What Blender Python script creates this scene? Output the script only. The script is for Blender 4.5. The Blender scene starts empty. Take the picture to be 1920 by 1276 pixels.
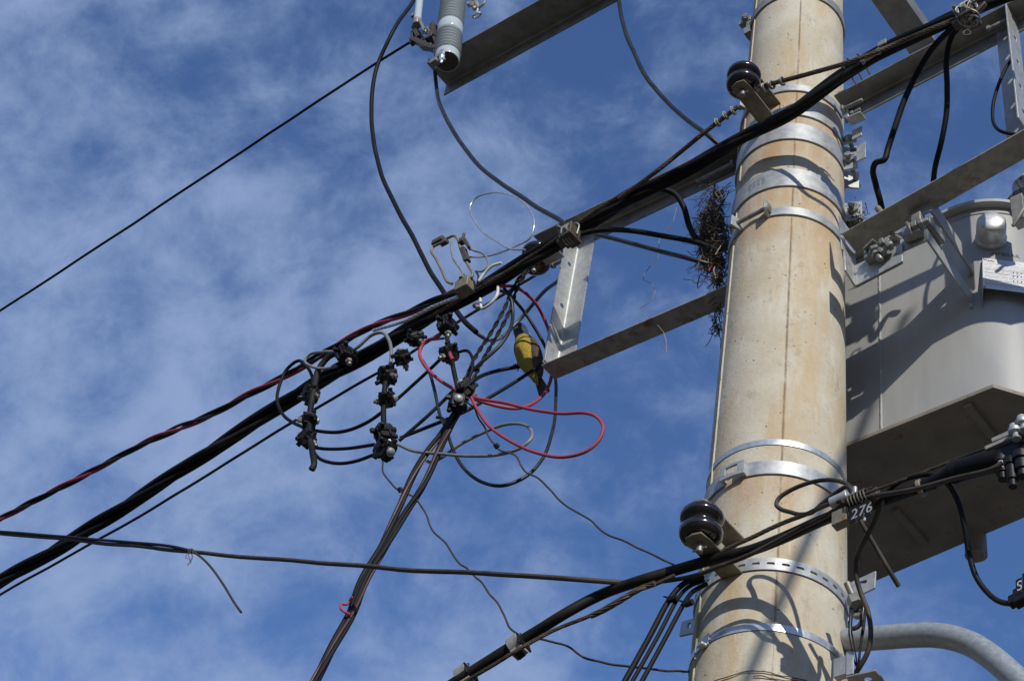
import bpy, bmesh, math, random
from mathutils import Vector, Matrix, Quaternion, noise as mnoise
random.seed(7)
SC = bpy.context.scene
COL = SC.collection
rad = math.radians

# ------------------------------------------------------------------ camera
F = 3300.0                       # focal length in photo pixels (1920 wide)
PW, PH = 1920.0, 1276.0
VPY = -2530.0                    # image height of the zenith vanishing point
CAM = Vector((0.0, -4.0, 1.6))
def axis_x(y): return 1440 + 57*(1276-y)/1276.0
zc = Vector((axis_x(VPY)-960, 638-VPY, -F)).normalized()
rc = Vector((axis_x(638)-960, 0, -F))
yc = (rc - zc*rc.dot(zc)).normalized()
xc = yc.cross(zc)
R3 = Matrix((xc, yc, zc))        # camera axes -> world
cam = bpy.data.cameras.new('camera'); cam_o = bpy.data.objects.new('camera', cam); COL.objects.link(cam_o)
cam.sensor_fit = 'HORIZONTAL'; cam.sensor_width = 36; cam.lens = 36*F/PW
cam.clip_start = 0.05; cam.clip_end = 5000
cam_o.matrix_world = Matrix.Translation(CAM) @ R3.to_4x4()
SC.camera = cam_o

# ------------------------------------------------------------------ light
SUN_AZ, SUN_EL = -72.0, 30.0     # azimuth from +X towards +Y
sd = Vector((math.cos(rad(SUN_AZ))*math.cos(rad(SUN_EL)), math.sin(rad(SUN_AZ))*math.cos(rad(SUN_EL)), math.sin(rad(SUN_EL))))
sun = bpy.data.lights.new('sun', 'SUN'); sun_o = bpy.data.objects.new('sun', sun); COL.objects.link(sun_o)
sun.energy = 3.5; sun.angle = rad(0.53); sun.color = (1.0, 0.945, 0.835)
sun_o.rotation_euler = (-sd).to_track_quat('-Z', 'Y').to_euler(); sun_o.location = (6, -8, 20)

world = bpy.data.worlds.new('World'); SC.world = world; world.use_nodes = True
wt = world.node_tree; wt.nodes.clear()
def WN(t, **k):
    n = wt.nodes.new(t)
    for a, b in k.items(): setattr(n, a, b)
    return n
sky = WN('ShaderNodeTexSky', sky_type='NISHITA', sun_disc=False)
sky.sun_elevation = rad(SUN_EL); sky.sun_rotation = rad(90-SUN_AZ)
sky.altitude = 0; sky.air_density = 1.0; sky.dust_density = 0.35; sky.ozone_density = 2.2
bg = WN('ShaderNodeBackground'); bg.inputs[1].default_value = 0.1
out = WN('ShaderNodeOutputWorld')
tc = WN('ShaderNodeTexCoord')
sep = WN('ShaderNodeSeparateXYZ'); wt.links.new(tc.outputs['Generated'], sep.inputs[0])
def WM(op, a, b=None):
    n = WN('ShaderNodeMath', operation=op)
    for i, v in enumerate((a, b)):
        if v is None: continue
        if isinstance(v, (int, float)): n.inputs[i].default_value = v
        else: wt.links.new(v, n.inputs[i])
    return n.outputs[0]
zz = WM('MAXIMUM', sep.outputs[2], 0.05)
cmb = WN('ShaderNodeCombineXYZ')                       # a flat cirrus sheet seen in perspective
wt.links.new(WM('DIVIDE', sep.outputs[0], zz), cmb.inputs[0]); wt.links.new(WM('DIVIDE', sep.outputs[1], zz), cmb.inputs[1])
def wnoise(scale, detail, rough, dist, rot, stretch, off=(0, 0, 0)):
    mp = WN('ShaderNodeMapping'); mp.inputs['Rotation'].default_value = tuple(rad(q) for q in rot); mp.inputs['Scale'].default_value = stretch; mp.inputs['Location'].default_value = off
    wt.links.new(tc.outputs['Generated'], mp.inputs[0])
    nz = WN('ShaderNodeTexNoise'); nz.inputs['Scale'].default_value = scale; nz.inputs['Detail'].default_value = detail
    nz.inputs['Roughness'].default_value = rough; nz.inputs['Distortion'].default_value = dist
    wt.links.new(mp.outputs[0], nz.inputs['Vector']); return nz.outputs[0]
def wrange(v, a, b, c=0.0, d=1.0, smooth=True):
    n = WN('ShaderNodeMapRange'); n.interpolation_type = 'SMOOTHSTEP' if smooth else 'LINEAR'
    for i, x in enumerate((a, b, c, d)): n.inputs[i+1].default_value = x
    wt.links.new(v, n.inputs[0]); return n.outputs[0]
n_big = wnoise(7.0, 3, 0.5, 0.3, (0, 0, 20), (1, 1, 1), (3.1, 0.4, 0.7))
n_wisp = wnoise(17.0, 8, 0.62, 0.25, (20, -25, 10), (1.0, 1.3, .85), (1.7, 5.2, 2.0))
n_fine = wnoise(46.0, 6, 0.66, 0.35, (10, 40, 25), (1.0, .7, 1.3), (0.3, 0.8, 0.1))
# broad veil thicker to the left of the pole (world -x), thinner to the right
veil = wrange(WM('DIVIDE', sep.outputs[0], zz), 0.1, -0.55)
cov = WM('ADD', WM('MULTIPLY', n_big, 0.75), WM('ADD', WM('MULTIPLY', n_wisp, 0.85), WM('MULTIPLY', n_fine, 0.22)))
cov = WM('ADD', cov, WM('MULTIPLY', veil, 0.22))
cl = wrange(cov, 0.85, 1.36, 0.01, 0.92)
mix = WN('ShaderNodeMix', data_type='RGBA', blend_type='MIX'); mix.clamp_factor = True
tint = WN('ShaderNodeMix', data_type='RGBA', blend_type='MULTIPLY'); tint.inputs[0].default_value = 1.0
tint.inputs[7].default_value = (0.82, 1.05, 1.44, 1)
wt.links.new(sky.outputs[0], tint.inputs[6])
wt.links.new(cl, mix.inputs[0]); wt.links.new(tint.outputs[2], mix.inputs[6]); mix.inputs[7].default_value = (2.85, 3.85, 6.2, 1)
wt.links.new(mix.outputs[2], bg.inputs[0]); wt.links.new(bg.outputs[0], out.inputs[0])

SC.view_settings.view_transform = 'Standard'; SC.view_settings.look = 'None'
SC.view_settings.exposure = 0.0; SC.view_settings.gamma = 1.0

# ------------------------------------------------------------------ coordinates
AZ = rad(-34.0)
A = Vector((math.cos(AZ), math.sin(AZ), 0))      # along the cross arms, to the right
N = Vector((math.sin(AZ), -math.cos(AZ), 0))     # across them, towards the street
Z = Vector((0, 0, 1))
def P(s, o, z): return A*s + N*o + Z*z
def ray(px, py): return (R3.transposed() @ Vector((px-960, 638-py, -F))).normalized() if False else (xc*0 + Vector((Vector((px-960, 638-py, -F)).dot(xc), Vector((px-960, 638-py, -F)).dot(yc), Vector((px-960, 638-py, -F)).dot(zc)))).normalized()
def at(px, py, o):
    d = ray(px, py); t = (o - CAM.dot(N))/d.dot(N); return CAM + d*t
def at_z(px, py, z):
    d = ray(px, py); return CAM + d*((z-CAM.z)/d.z)
def RP(z): return 0.2149 - 0.0106*(z-4.487)      # pole radius
def hit(px, py):                                 # the pole's front surface
    d = ray(px, py); t = 4.5
    for _ in range(60):
        p = CAM + d*t
        e = math.hypot(p.x, p.y) - RP(p.z)
        t += e*0.9
        if t > 20: break
    return CAM + d*t
def th_of(p): return math.atan2(p.x, -p.y)
def pole_pt(th, z, dr=0): r = RP(z)+dr; return Vector((r*math.sin(th), -r*math.cos(th), z))
def pxm(p): return F/(Vector(p)-CAM).length      # photo pixels per metre

def catmull(pts, n=8):
    pts = [Vector(p) for p in pts]
    if len(pts) < 3:
        return [pts[0].lerp(pts[-1], i/n) for i in range(n+1)]
    res = []
    for i in range(len(pts)-1):
        p0 = pts[i-1] if i > 0 else pts[i]*2-pts[i+1]
        p1, p2 = pts[i], pts[i+1]
        p3 = pts[i+2] if i+2 < len(pts) else p2*2-p1
        d1 = max((p1-p0).length, 1e-6)**.5; d2 = max((p2-p1).length, 1e-6)**.5; d3 = max((p3-p2).length, 1e-6)**.5
        m1 = (p1-p0)/d1 - (p2-p0)/(d1+d2) + (p2-p1)/d2
        m2 = (p2-p1)/d2 - (p3-p1)/(d2+d3) + (p3-p2)/d3
        m1 *= d2; m2 *= d2
        for k in range(n):
            t = k/n; t2 = t*t; t3 = t2*t
            res.append(p1*(2*t3-3*t2+1) + m1*(t3-2*t2+t) + p2*(-2*t3+3*t2) + m2*(t3-t2))
    res.append(pts[-1]); return res
def path(px, o=0.2, n=8):
    """photo points (x, y[, o]) -> smooth curve in the vertical plane(s) at o"""
    out = []; last = o
    for q in px:
        if len(q) > 2: last = q[2]
        out.append(at(q[0], q[1], last))
    return catmull(out, n)
def wiggle(pts, amp, freq, seed):
    out = []; L = 0
    for i, p in enumerate(pts):
        if i: L += (p-pts[i-1]).length
        v = Vector((mnoise.noise((L*freq, seed, 0)), mnoise.noise((L*freq, seed, 7.1)), mnoise.noise((L*freq, seed, 13.7))))
        out.append(p+v*amp)
    return out
def frames(pts):
    n = len(pts); T = []
    for i in range(n):
        t = pts[min(i+1, n-1)]-pts[max(i-1, 0)]
        T.append(t.normalized() if t.length > 1e-9 else Vector((0, 0, 1)))
    u = T[0].orthogonal().normalized(); U = [u]
    for i in range(1, n):
        q = T[i-1].rotation_difference(T[i]); u = q @ U[-1]
        u = (u-T[i]*u.dot(T[i])).normalized(); U.append(u)
    return T, U, [T[i].cross(U[i]) for i in range(n)]

# ------------------------------------------------------------------ materials
MATS = {}
def mat(name, c1, c2=None, rough=0.5, metal=0.0, scale=30, detail=5, lo=0.35, hi=0.65, bump=0.0, bscale=None, rust=0.0, rustc=(0.16, 0.055, 0.02), rscale=9,
        coat=0.0, spec=0.5, stretch=(1, 1, 1), rvar=0.1, bdist=0.002):
    m = bpy.data.materials.new(name); m.use_nodes = True; t = m.node_tree; b = t.nodes['Principled BSDF']
    L = t.links.new
    b.inputs['Metallic'].default_value = metal; b.inputs['Roughness'].default_value = rough
    b.inputs['Specular IOR Level'].default_value = spec
    if coat: b.inputs['Coat Weight'].default_value = coat; b.inputs['Coat Roughness'].default_value = 0.06
    tcn = t.nodes.new('ShaderNodeTexCoord'); mp = t.nodes.new('ShaderNodeMapping'); mp.inputs['Scale'].default_value = stretch
    L(tcn.outputs['Object'], mp.inputs[0])
    nz = t.nodes.new('ShaderNodeTexNoise'); nz.inputs['Scale'].default_value = scale; nz.inputs['Detail'].default_value = detail; nz.inputs['Roughness'].default_value = 0.6
    L(mp.outputs[0], nz.inputs['Vector'])
    mr = t.nodes.new('ShaderNodeMapRange'); mr.inputs[1].default_value = lo; mr.inputs[2].default_value = hi; L(nz.outputs[0], mr.inputs[0])
    mx = t.nodes.new('ShaderNodeMix'); mx.data_type = 'RGBA'
    mx.inputs[6].default_value = (*c1, 1); mx.inputs[7].default_value = (*(c2 or c1), 1); L(mr.outputs[0], mx.inputs[0])
    col = mx.outputs[2]
    if rust:
        n2 = t.nodes.new('ShaderNodeTexNoise'); n2.inputs['Scale'].default_value = rscale; n2.inputs['Detail'].default_value = 8; n2.inputs['Roughness'].default_value = 0.7
        L(mp.outputs[0], n2.inputs['Vector'])
        r2 = t.nodes.new('ShaderNodeMapRange'); r2.inputs[1].default_value = 0.72-0.3*rust; r2.inputs[2].default_value = 0.86-0.3*rust; L(n2.outputs[0], r2.inputs[0])
        m2 = t.nodes.new('ShaderNodeMix'); m2.data_type = 'RGBA'; L(r2.outputs[0], m2.inputs[0]); L(col, m2.inputs[6]); m2.inputs[7].default_value = (*rustc, 1)
        col = m2.outputs[2]
        if metal:
            mm = t.nodes.new('ShaderNodeMapRange'); mm.inputs[3].default_value = metal; mm.inputs[4].default_value = 0.0; L(r2.outputs[0], mm.inputs[0]); L(mm.outputs[0], b.inputs['Metallic'])
    L(col, b.inputs['Base Color'])
    rr = t.nodes.new('ShaderNodeMapRange'); rr.inputs[3].default_value = max(rough-rvar, 0.03); rr.inputs[4].default_value = min(rough+rvar, 1); L(nz.outputs[0], rr.inputs[0]); L(rr.outputs[0], b.inputs['Roughness'])
    if bump:
        nb = t.nodes.new('ShaderNodeTexNoise'); nb.inputs['Scale'].default_value = bscale or scale*2; nb.inputs['Detail'].default_value = 6
        L(mp.outputs[0], nb.inputs['Vector'])
        bp = t.nodes.new('ShaderNodeBump'); bp.inputs['Strength'].default_value = bump; bp.inputs['Distance'].default_value = bdist; L(nb.outputs[0], bp.inputs['Height']); L(bp.outputs[0], b.inputs['Normal'])
    MATS[name] = m; return m

GALV = mat('galvanized_steel', (0.34, 0.355, 0.36), (0.47, 0.48, 0.475), 0.5, 0.42, 38, 7, bump=0.14, bscale=120, rust=0.2)
GALVD = mat('weathered_galvanized', (0.24, 0.24, 0.22), (0.36, 0.35, 0.32), 0.55, 0.45, 22, 7, bump=0.15, rust=0.42, rscale=14)
BEAM = mat('weathered_crossarm_steel', (0.30, 0.285, 0.25), (0.46, 0.44, 0.39), 0.6, 0.3, 24, 9, bump=0.12, rust=0.58, rscale=11, rustc=(0.19, 0.075, 0.025))
BEAM2 = mat('cleaner_crossarm_steel', (0.21, 0.205, 0.185), (0.32, 0.31, 0.28), 0.5, 0.45, 18, 7, bump=0.1, rust=0.25, rscale=8)
ALU = mat('bright_steel_strap', (0.50, 0.51, 0.52), (0.62, 0.63, 0.63), 0.38, 0.7, 60, 4, rust=0.05)
BOLT = mat('dull_bolt_steel', (0.20, 0.20, 0.18), (0.34, 0.33, 0.30), 0.5, 0.5, 60, 5, rust=0.35, rscale=40)
DARKM = mat('dark_weathered_metal', (0.055, 0.045, 0.034), (0.12, 0.10, 0.078), 0.6, 0.3, 60, 5, rust=0.3, rscale=50)
BRACK = mat('rusty_bracket_steel', (0.17, 0.15, 0.11), (0.27, 0.235, 0.175), 0.6, 0.2, 40, 6, bump=0.2, rust=0.45, rscale=25)
RUB = mat('black_insulation', (0.005, 0.005, 0.006), (0.014, 0.013, 0.012), 0.6, 0, 9, 7, lo=.45, hi=.7, bump=.08, spec=.2)
RUBD = mat('dusty_black_sheath', (0.006, 0.006, 0.006), (0.030, 0.026, 0.021), 0.6, 0, 8, 8, lo=.47, hi=.72, bump=0.1, spec=.25)
BROWNC = mat('dusty_brown_sheath', (0.028, 0.021, 0.015), (0.065, 0.05, 0.036), 0.65, 0, 22, 6)
GREYC = mat('grey_insulation', (0.16, 0.17, 0.17), (0.24, 0.24, 0.23), 0.45, 0, 25, 5)
DGREYC = mat('dark_grey_insulation', (0.010, 0.011, 0.012), (0.030, 0.030, 0.030), 0.42, 0, 14, 4, spec=.35)
REDC = mat('red_insulation', (0.40, 0.05, 0.092), (0.29, 0.048, 0.072), 0.55, 0, 10, 7, bump=.06, rust=.2, rscale=14, rustc=(0.06, 0.02, 0.022), spec=.35)
DREDC = mat('dark_red_insulation', (0.055, 0.006, 0.009), (0.03, 0.004, 0.006), 0.5, 0, 20, 4)
SLATEC = mat('slate_insulation', (0.075, 0.085, 0.095), (0.11, 0.12, 0.125), 0.42, 0, 18, 4)
ROPE = mat('rusty_strand', (0.06, 0.043, 0.028), (0.13, 0.10, 0.07), 0.6, 0.2, 40, 5)
SILV = mat('bare_aluminium_wire', (0.55, 0.55, 0.54), (0.7, 0.7, 0.7), 0.35, 0.8, 40, 3)
WHITET = mat('white_tape', (0.7, 0.7, 0.7), (0.6, 0.6, 0.58), 0.5, 0, 60, 3)
PORW = mat('pale_porcelain', (0.46, 0.52, 0.54), (0.52, 0.57, 0.59), 0.12, 0, 8, 2, coat=0.4, rvar=0.03)
PORB = mat('brown_porcelain', (0.008, 0.006, 0.006), (0.020, 0.014, 0.012), 0.16, 0, 14, 4, coat=0.6, rvar=0.05)
TANK = mat('tank_paint', (0.32, 0.325, 0.322), (0.38, 0.38, 0.372), 0.45, 0, 11, 7, bump=0.05, bscale=14, rust=0.10, rscale=30, rustc=(0.22, 0.15, 0.10), stretch=(1, 1, .22))
TANKU = mat('tank_base_paint', (0.21, 0.187, 0.155), (0.29, 0.26, 0.215), 0.6, 0, 9, 7, bump=0.06, rust=0.45, rscale=18)
CAPM = mat('spun_aluminium', (0.50, 0.50, 0.49), (0.62, 0.62, 0.61), 0.46, 0.55, 30, 6, stretch=(1, 1, 3))
PLATE = mat('nameplate_metal', (0.68, 0.69, 0.70), (0.74, 0.75, 0.76), 0.4, 0.3, 60, 4)
INK = mat('black_print', (0.02, 0.02, 0.02), None, 0.6)
INKD = mat('faded_print', (0.09, 0.09, 0.09), (0.26, 0.26, 0.26), 0.7, 0, 90, 5)
INKG = mat('worn_print', (0.30, 0.31, 0.33), (0.5, 0.51, 0.53), 0.6, 0, 120)
WHITEP = mat('white_paint', (0.75, 0.75, 0.73), (0.62, 0.62, 0.6), 0.5, 0, 80)
DIGIT = mat('worn_white_paint', (0.40, 0.40, 0.39), (0.24, 0.24, 0.23), 0.6, 0, 300, 4)
TWIG = mat('dry_twig', (0.030, 0.021, 0.015), (0.11, 0.083, 0.06), 0.9, 0, 40, 4)
TWIGP = mat('pale_straw', (0.22, 0.18, 0.13), (0.36, 0.31, 0.24), 0.9, 0, 30, 4)
FLUFF = mat('nest_lining', (0.045, 0.034, 0.026), (0.13, 0.105, 0.085), 1.0, 0, 60, 6, bump=0.6, bscale=120, bdist=0.01)
PLAST = mat('connector_plastic', (0.005, 0.005, 0.006), (0.013, 0.013, 0.013), 0.45, 0, 60, 4, spec=.3)
CLIPG = mat('grey_clip_plastic', (0.26, 0.25, 0.235), (0.34, 0.32, 0.30), 0.55, 0, 40, 4)
YEL = mat('yellow_feather', (0.40, 0.29, 0.025), (0.25, 0.18, 0.02), 0.85, 0, 140, 5, bump=0.3, bscale=260, stretch=(1, 1, .4))
BRNF = mat('brown_feather', (0.045, 0.03, 0.018), (0.085, 0.06, 0.036), 0.85, 0, 160, 5, bump=0.3, bscale=240, stretch=(1, 1, .3))
BLKF = mat('black_feather', (0.010, 0.009, 0.009), (0.02, 0.018, 0.016), 0.8, 0, 120)
WHTF = mat('white_feather', (0.66, 0.58, 0.50), (0.52, 0.44, 0.37), 0.85, 0, 140)
HORN = mat('dark_horn', (0.03, 0.025, 0.02), (0.05, 0.04, 0.03), 0.45)
EYE = mat('glossy_eye', (0.006, 0.005, 0.004), None, 0.05)

def concrete():
    m = bpy.data.materials.new('cast_concrete'); m.use_nodes = True; t = m.node_tree; L = t.links.new; b = t.nodes['Principled BSDF']
    b.inputs['Roughness'].default_value = 0.85; b.inputs['Specular IOR Level'].default_value = 0.25
    def n(ty, **k):
        x = t.nodes.new(ty)
        for a, v in k.items(): setattr(x, a, v)
        return x
    def math_(op, a, c=None):
        x = n('ShaderNodeMath', operation=op)
        for i, v in enumerate((a, c)):
            if v is None: continue
            if isinstance(v, (int, float)): x.inputs[i].default_value = v
            else: L(v, x.inputs[i])
        return x.outputs[0]
    def mr(v, a, c, d=0.0, e=1.0):
        x = n('ShaderNodeMapRange'); x.interpolation_type = 'SMOOTHSTEP'
        for i, q in enumerate((a, c, d, e)): x.inputs[i+1].default_value = q
        L(v, x.inputs[0]); return x.outputs[0]
    tcn = n('ShaderNodeTexCoord'); ob = tcn.outputs['Object']
    def noi(sc, de=5, ro=0.6, st=(1, 1, 1), off=(0, 0, 0), di=0):
        mp = n('ShaderNodeMapping'); mp.inputs['Scale'].default_value = st; mp.inputs['Location'].default_value = off; L(ob, mp.inputs[0])
        x = n('ShaderNodeTexNoise'); x.inputs['Scale'].default_value = sc; x.inputs['Detail'].default_value = de; x.inputs['Roughness'].default_value = ro; x.inputs['Distortion'].default_value = di
        L(mp.outputs[0], x.inputs['Vector']); return x.outputs[0]
    def mixc(f, a, c):
        x = n('ShaderNodeMix', data_type='RGBA'); L(f, x.inputs[0])
        for i, v in ((6, a), (7, c)):
            if isinstance(v, tuple): x.inputs[i].default_value = (*v, 1)
            else: L(v, x.inputs[i])
        return x.outputs[2]
    col = mixc(mr(noi(4.2, 7, .62), .36, .64), (0.505, 0.445, 0.335), (0.585, 0.545, 0.45))
    col = mixc(math_('MULTIPLY', mr(noi(7, 7, .65, (1, 1, .22), (4, 2, 0)), .47, .64), .72), col, (0.50, 0.375, 0.215))      # ochre vertical streaks
    col = mixc(math_('MULTIPLY', mr(noi(15, 8, .7, (1, 1, .6), (9, 1, 3)), .56, .70), .50), col, (0.30, 0.265, 0.21))
    col = mixc(math_('MULTIPLY', mr(noi(60, 8, .75, (1, 1, .8), (3, 3, 3)), .50, .72), .38), col, (0.33, 0.28, 0.20))      # fine speckle
    col = mixc(math_('MULTIPLY', mr(noi(26, 5, .6, (1, .5, .16), (7, 2, 6), .8), .60, .66), .35), col, (0.68, 0.64, 0.55))  # pale drips      # grey scuffs
    # pores
    vo = n('ShaderNodeTexVoronoi'); vo.inputs['Scale'].default_value = 46; L(ob, vo.inputs['Vector'])
    pore = math_('MULTIPLY', mr(vo.outputs['Distance'], .21, .10), mr(noi(14, 5, .7), .53, .60))
    col = mixc(math_('MULTIPLY', pore, .85), col, (0.13, 0.085, 0.05))
    # stained casting seam in front
    sp = n('ShaderNodeSeparateXYZ'); L(ob, sp.inputs[0])
    th = math_('ARCTAN2', sp.outputs[0], math_('MULTIPLY', sp.outputs[1], -1))
    dth = math_('ABSOLUTE', math_('SUBTRACT', th, 0.055))
    seam = math_('MULTIPLY', mr(dth, .032, .004), mr(noi(38, 6, .7, (1, 1, .3)), .36, .56))
    col = mixc(math_('MULTIPLY', seam, .7), col, (0.20, 0.125, 0.065))
    blot = math_('MULTIPLY', mr(dth, .34, .02), mr(noi(9, 9, .8, (1, 1, .7), (2, 7, 5)), .56, .68))
    col = mixc(math_('MULTIPLY', blot, .75), col, (0.27, 0.165, 0.085))
    # rust run-off bands under the straps
    rs = None
    for zb in STAIN_Z:
        a = mr(sp.outputs[2], zb-.20, zb-.005); c = mr(sp.outputs[2], zb+.008, zb)
        v = math_('MULTIPLY', a, c); rs = v if rs is None else math_('MAXIMUM', rs, v)
    col = mixc(math_('MULTIPLY', math_('MULTIPLY', rs, mr(noi(13, 6, .65, (1, 1, .2), (1, 1, 8)), .33, .64)), .62), col, (0.42, 0.245, 0.11))
    # green algae low on the shaded flank
    alg = math_('MULTIPLY', math_('MULTIPLY', mr(th, -.75, -1.15), mr(sp.outputs[2], 5.3, 4.5)), mr(noi(8, 6), .35, .6))
    col = mixc(math_('MULTIPLY', alg, .7), col, (0.16, 0.165, 0.055))
    L(col, b.inputs['Base Color'])
    bp = n('ShaderNodeBump'); bp.inputs['Strength'].default_value = .35; bp.inputs['Distance'].default_value = .004
    h = math_('SUBTRACT', math_('ADD', noi(90, 4), math_('MULTIPLY', noi(12, 5), 1.2)), math_('MULTIPLY', pore, 1.5)); L(h, bp.inputs['Height']); L(bp.outputs[0], b.inputs['Normal'])
    return m

# ------------------------------------------------------------------ mesh builder
class MB:
    def __init__(s): s.v = []; s.f = []
    def add(s, vs, fs):
        k = len(s.v); s.v += [Vector(v) for v in vs]; s.f += [tuple(i+k for i in f) for f in fs]; return s
    def box(s, c, ux, uy, uz):
        c = Vector(c); q = [c+ux*i+uy*j+uz*k for i in (-1, 1) for j in (-1, 1) for k in (-1, 1)]
        fl = [(0, 1, 3, 2), (4, 6, 7, 5), (0, 4, 5, 1), (2, 3, 7, 6), (0, 2, 6, 4), (1, 5, 7, 3)]
        if ux.cross(uy).dot(uz) < 0: fl = [f[::-1] for f in fl]
        return s.add(q, fl)
    def tube(s, pts, r, sides=10, cap=True):
        pts = [Vector(p) for p in pts]
        T, U, V = frames(pts); n = len(pts); vs = []; fs = []
        rr = r if isinstance(r, (list, tuple)) else [r]*n
        for i in range(n):
            for k in range(sides):
                a = 2*math.pi*k/sides; vs.append(pts[i]+(U[i]*math.cos(a)+V[i]*math.sin(a))*rr[i])
        for i in range(n-1):
            for k in range(sides):
                k2 = (k+1) % sides; fs.append((i*sides+k, i*sides+k2, (i+1)*sides+k2, (i+1)*sides+k))
        if cap: fs.append(tuple(range(sides-1, -1, -1))); fs.append(tuple((n-1)*sides+k for k in range(sides)))
        return s.add(vs, fs)
    def lathe(s, prof, origin, axis, sides=32):
        """prof: (radius, height along axis), closed with caps"""
        axis = Vector(axis).normalized(); u = axis.orthogonal().normalized(); v = axis.cross(u); origin = Vector(origin)
        vs = []; fs = []
        for r, h in prof:
            for k in range(sides):
                a = 2*math.pi*k/sides; vs.append(origin+axis*h+(u*math.cos(a)+v*math.sin(a))*max(r, 1e-5))
        m = len(prof)
        for i in range(m-1):
            for k in range(sides):
                k2 = (k+1) % sides; fs.append((i*sides+k, i*sides+k2, (i+1)*sides+k2, (i+1)*sides+k))
        fs.append(tuple(range(sides-1, -1, -1))); fs.append(tuple((m-1)*sides+k for k in range(sides)))
        return s.add(vs, fs)
    def prism(s, poly, ext):
        """polygon of 3D points extruded by vector ext"""
        poly = [Vector(p) for p in poly]; ext = Vector(ext); n = len(poly)
        nn = Vector((0, 0, 0))
        for i in range(n): nn += poly[i].cross(poly[(i+1) % n])
        if nn.dot(ext) < 0: poly = poly[::-1]
        vs = poly+[p+ext for p in poly]
        fs = [tuple(range(n-1, -1, -1)), tuple(range(n, 2*n))]+[(i, (i+1) % n, n+(i+1) % n, n+i) for i in range(n)]
        return s.add(vs, fs)
    def ell(s, c, ax, ay, az, nu=14, nv=9):
        c = Vector(c); vs = []; fs = []
        for j in range(nv+1):
            p = math.pi*j/nv
            for i in range(nu):
                a = 2*math.pi*i/nu; vs.append(c+ax*(math.sin(p)*math.cos(a))+ay*(math.sin(p)*math.sin(a))+az*math.cos(p))
        for j in range(nv):
            for i in range(nu):
                i2 = (i+1) % nu; fs.append((j*nu+i, (j+1)*nu+i, (j+1)*nu+i2, j*nu+i2))
        return s.add(vs, fs)
    def strap(s, z, h, t, a0, a1, seg=48, r0=0.0, tilt=0.0):
        """flat band round the pole, top and bottom at z+-h/2, from angle a0 to a1"""
        vs = []; fs = []
        for i in range(seg+1):
            a = a0+(a1-a0)*i/seg; zt = z+tilt*(i/seg-.5)
            for dr, dz in ((r0, -h/2), (r0+t, -h/2), (r0+t, h/2), (r0, h/2)):
                vs.append(pole_pt(a, zt+dz, 0)+Vector((math.sin(a), -math.cos(a), 0))*(dr+.0012))
        for i in range(seg):
            for k in range(4):
                k2 = (k+1) % 4; fs.append((i*4+k, (i+1)*4+k, (i+1)*4+k2, i*4+k2))
        if abs(a1-a0) < 2*math.pi-1e-3: fs += [(0, 1, 2, 3), tuple(seg*4+k for k in (3, 2, 1, 0))]
        return s.add(vs, fs)
    def hexa(s, c, axis, r, l):
        axis = Vector(axis).normalized(); return s.lathe([(r, 0), (r, l)], c, axis, 6)
    def bolt(s, c, axis, r=0.008, l=0.08, head=0.016, nut=None):
        """hex head at c, shank along axis, nut at distance nut"""
        axis = Vector(axis).normalized(); c = Vector(c)
        s.hexa(c-axis*.010, axis, head, .011); s.lathe([(r, 0), (r, l-.003), (r*.8, l)], c, axis, 12)
        if nut is not None: s.hexa(c+axis*nut, axis, head*1.05, .014)
        return s
    def build(s, name, material, parent=None, loc=None, bevel=0.0, smooth=True, ang=35):
        base = Vector((0, 0, 0))
        if parent is not None:
            q = parent
            while q is not None: base = base+q.location; q = q.parent
        o_loc = Vector(loc)-base if loc is not None else Vector((0, 0, 0))
        off = base+o_loc
        me = bpy.data.meshes.new(name); me.from_pydata([tuple(v-off) for v in s.v], [], s.f); me.validate(); me.update()
        me.materials.append(material)
        if smooth:
            me.polygons.foreach_set('use_smooth', [True]*len(me.polygons)); me.set_sharp_from_angle(angle=rad(ang))
        o = bpy.data.objects.new(name, me); COL.objects.link(o); o.location = o_loc
        if parent is not None: o.parent = parent
        if bevel:
            b = o.modifiers.new('edge', 'BEVEL'); b.width = bevel; b.segments = 2; b.limit_method = 'ANGLE'; b.angle_limit = rad(40)
        return o
def plate(outline, holes, origin, ux, uy, thick, nrm):
    """flat plate with holes: 2D outline and hole polygons in (ux, uy), thickness along nrm"""
    bm = bmesh.new(); es = []
    for lp in [outline]+holes:
        vs = [bm.verts.new((x, y, 0)) for x, y in lp]
        es += [bm.edges.new((vs[i], vs[(i+1) % len(vs)])) for i in range(len(vs))]
    bmesh.ops.triangle_fill(bm, edges=es, use_beauty=True, use_dissolve=False)
    r = bmesh.ops.extrude_face_region(bm, geom=list(bm.faces))
    for v in r['geom']:
        if isinstance(v, bmesh.types.BMVert): v.co.z += 1
    bmesh.ops.recalc_face_normals(bm, faces=bm.faces)
    bm.verts.index_update()
    vs = [(v.co.x, v.co.y, v.co.z) for v in bm.verts]; fs = [tuple(v.index for v in f.verts) for f in bm.faces]; bm.free()
    return vs, fs
def circ(cx, cy, r, n=14): return [(cx+r*math.cos(2*math.pi*i/n), cy+r*math.sin(2*math.pi*i/n)) for i in range(n)]
def rrect(cx, cy, w, h, n=5):
    r = min(w, h)/2*.999; pts = []
    for (sx, sy, a0) in ((1, 1, 0), (-1, 1, 90), (-1, -1, 180), (1, -1, 270)):
        for i in range(n+1):
            a = rad(a0+90*i/n); pts.append((cx+sx*(w/2-r)+r*math.cos(a), cy+sy*(h/2-r)+r*math.sin(a)))
    return pts
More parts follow.
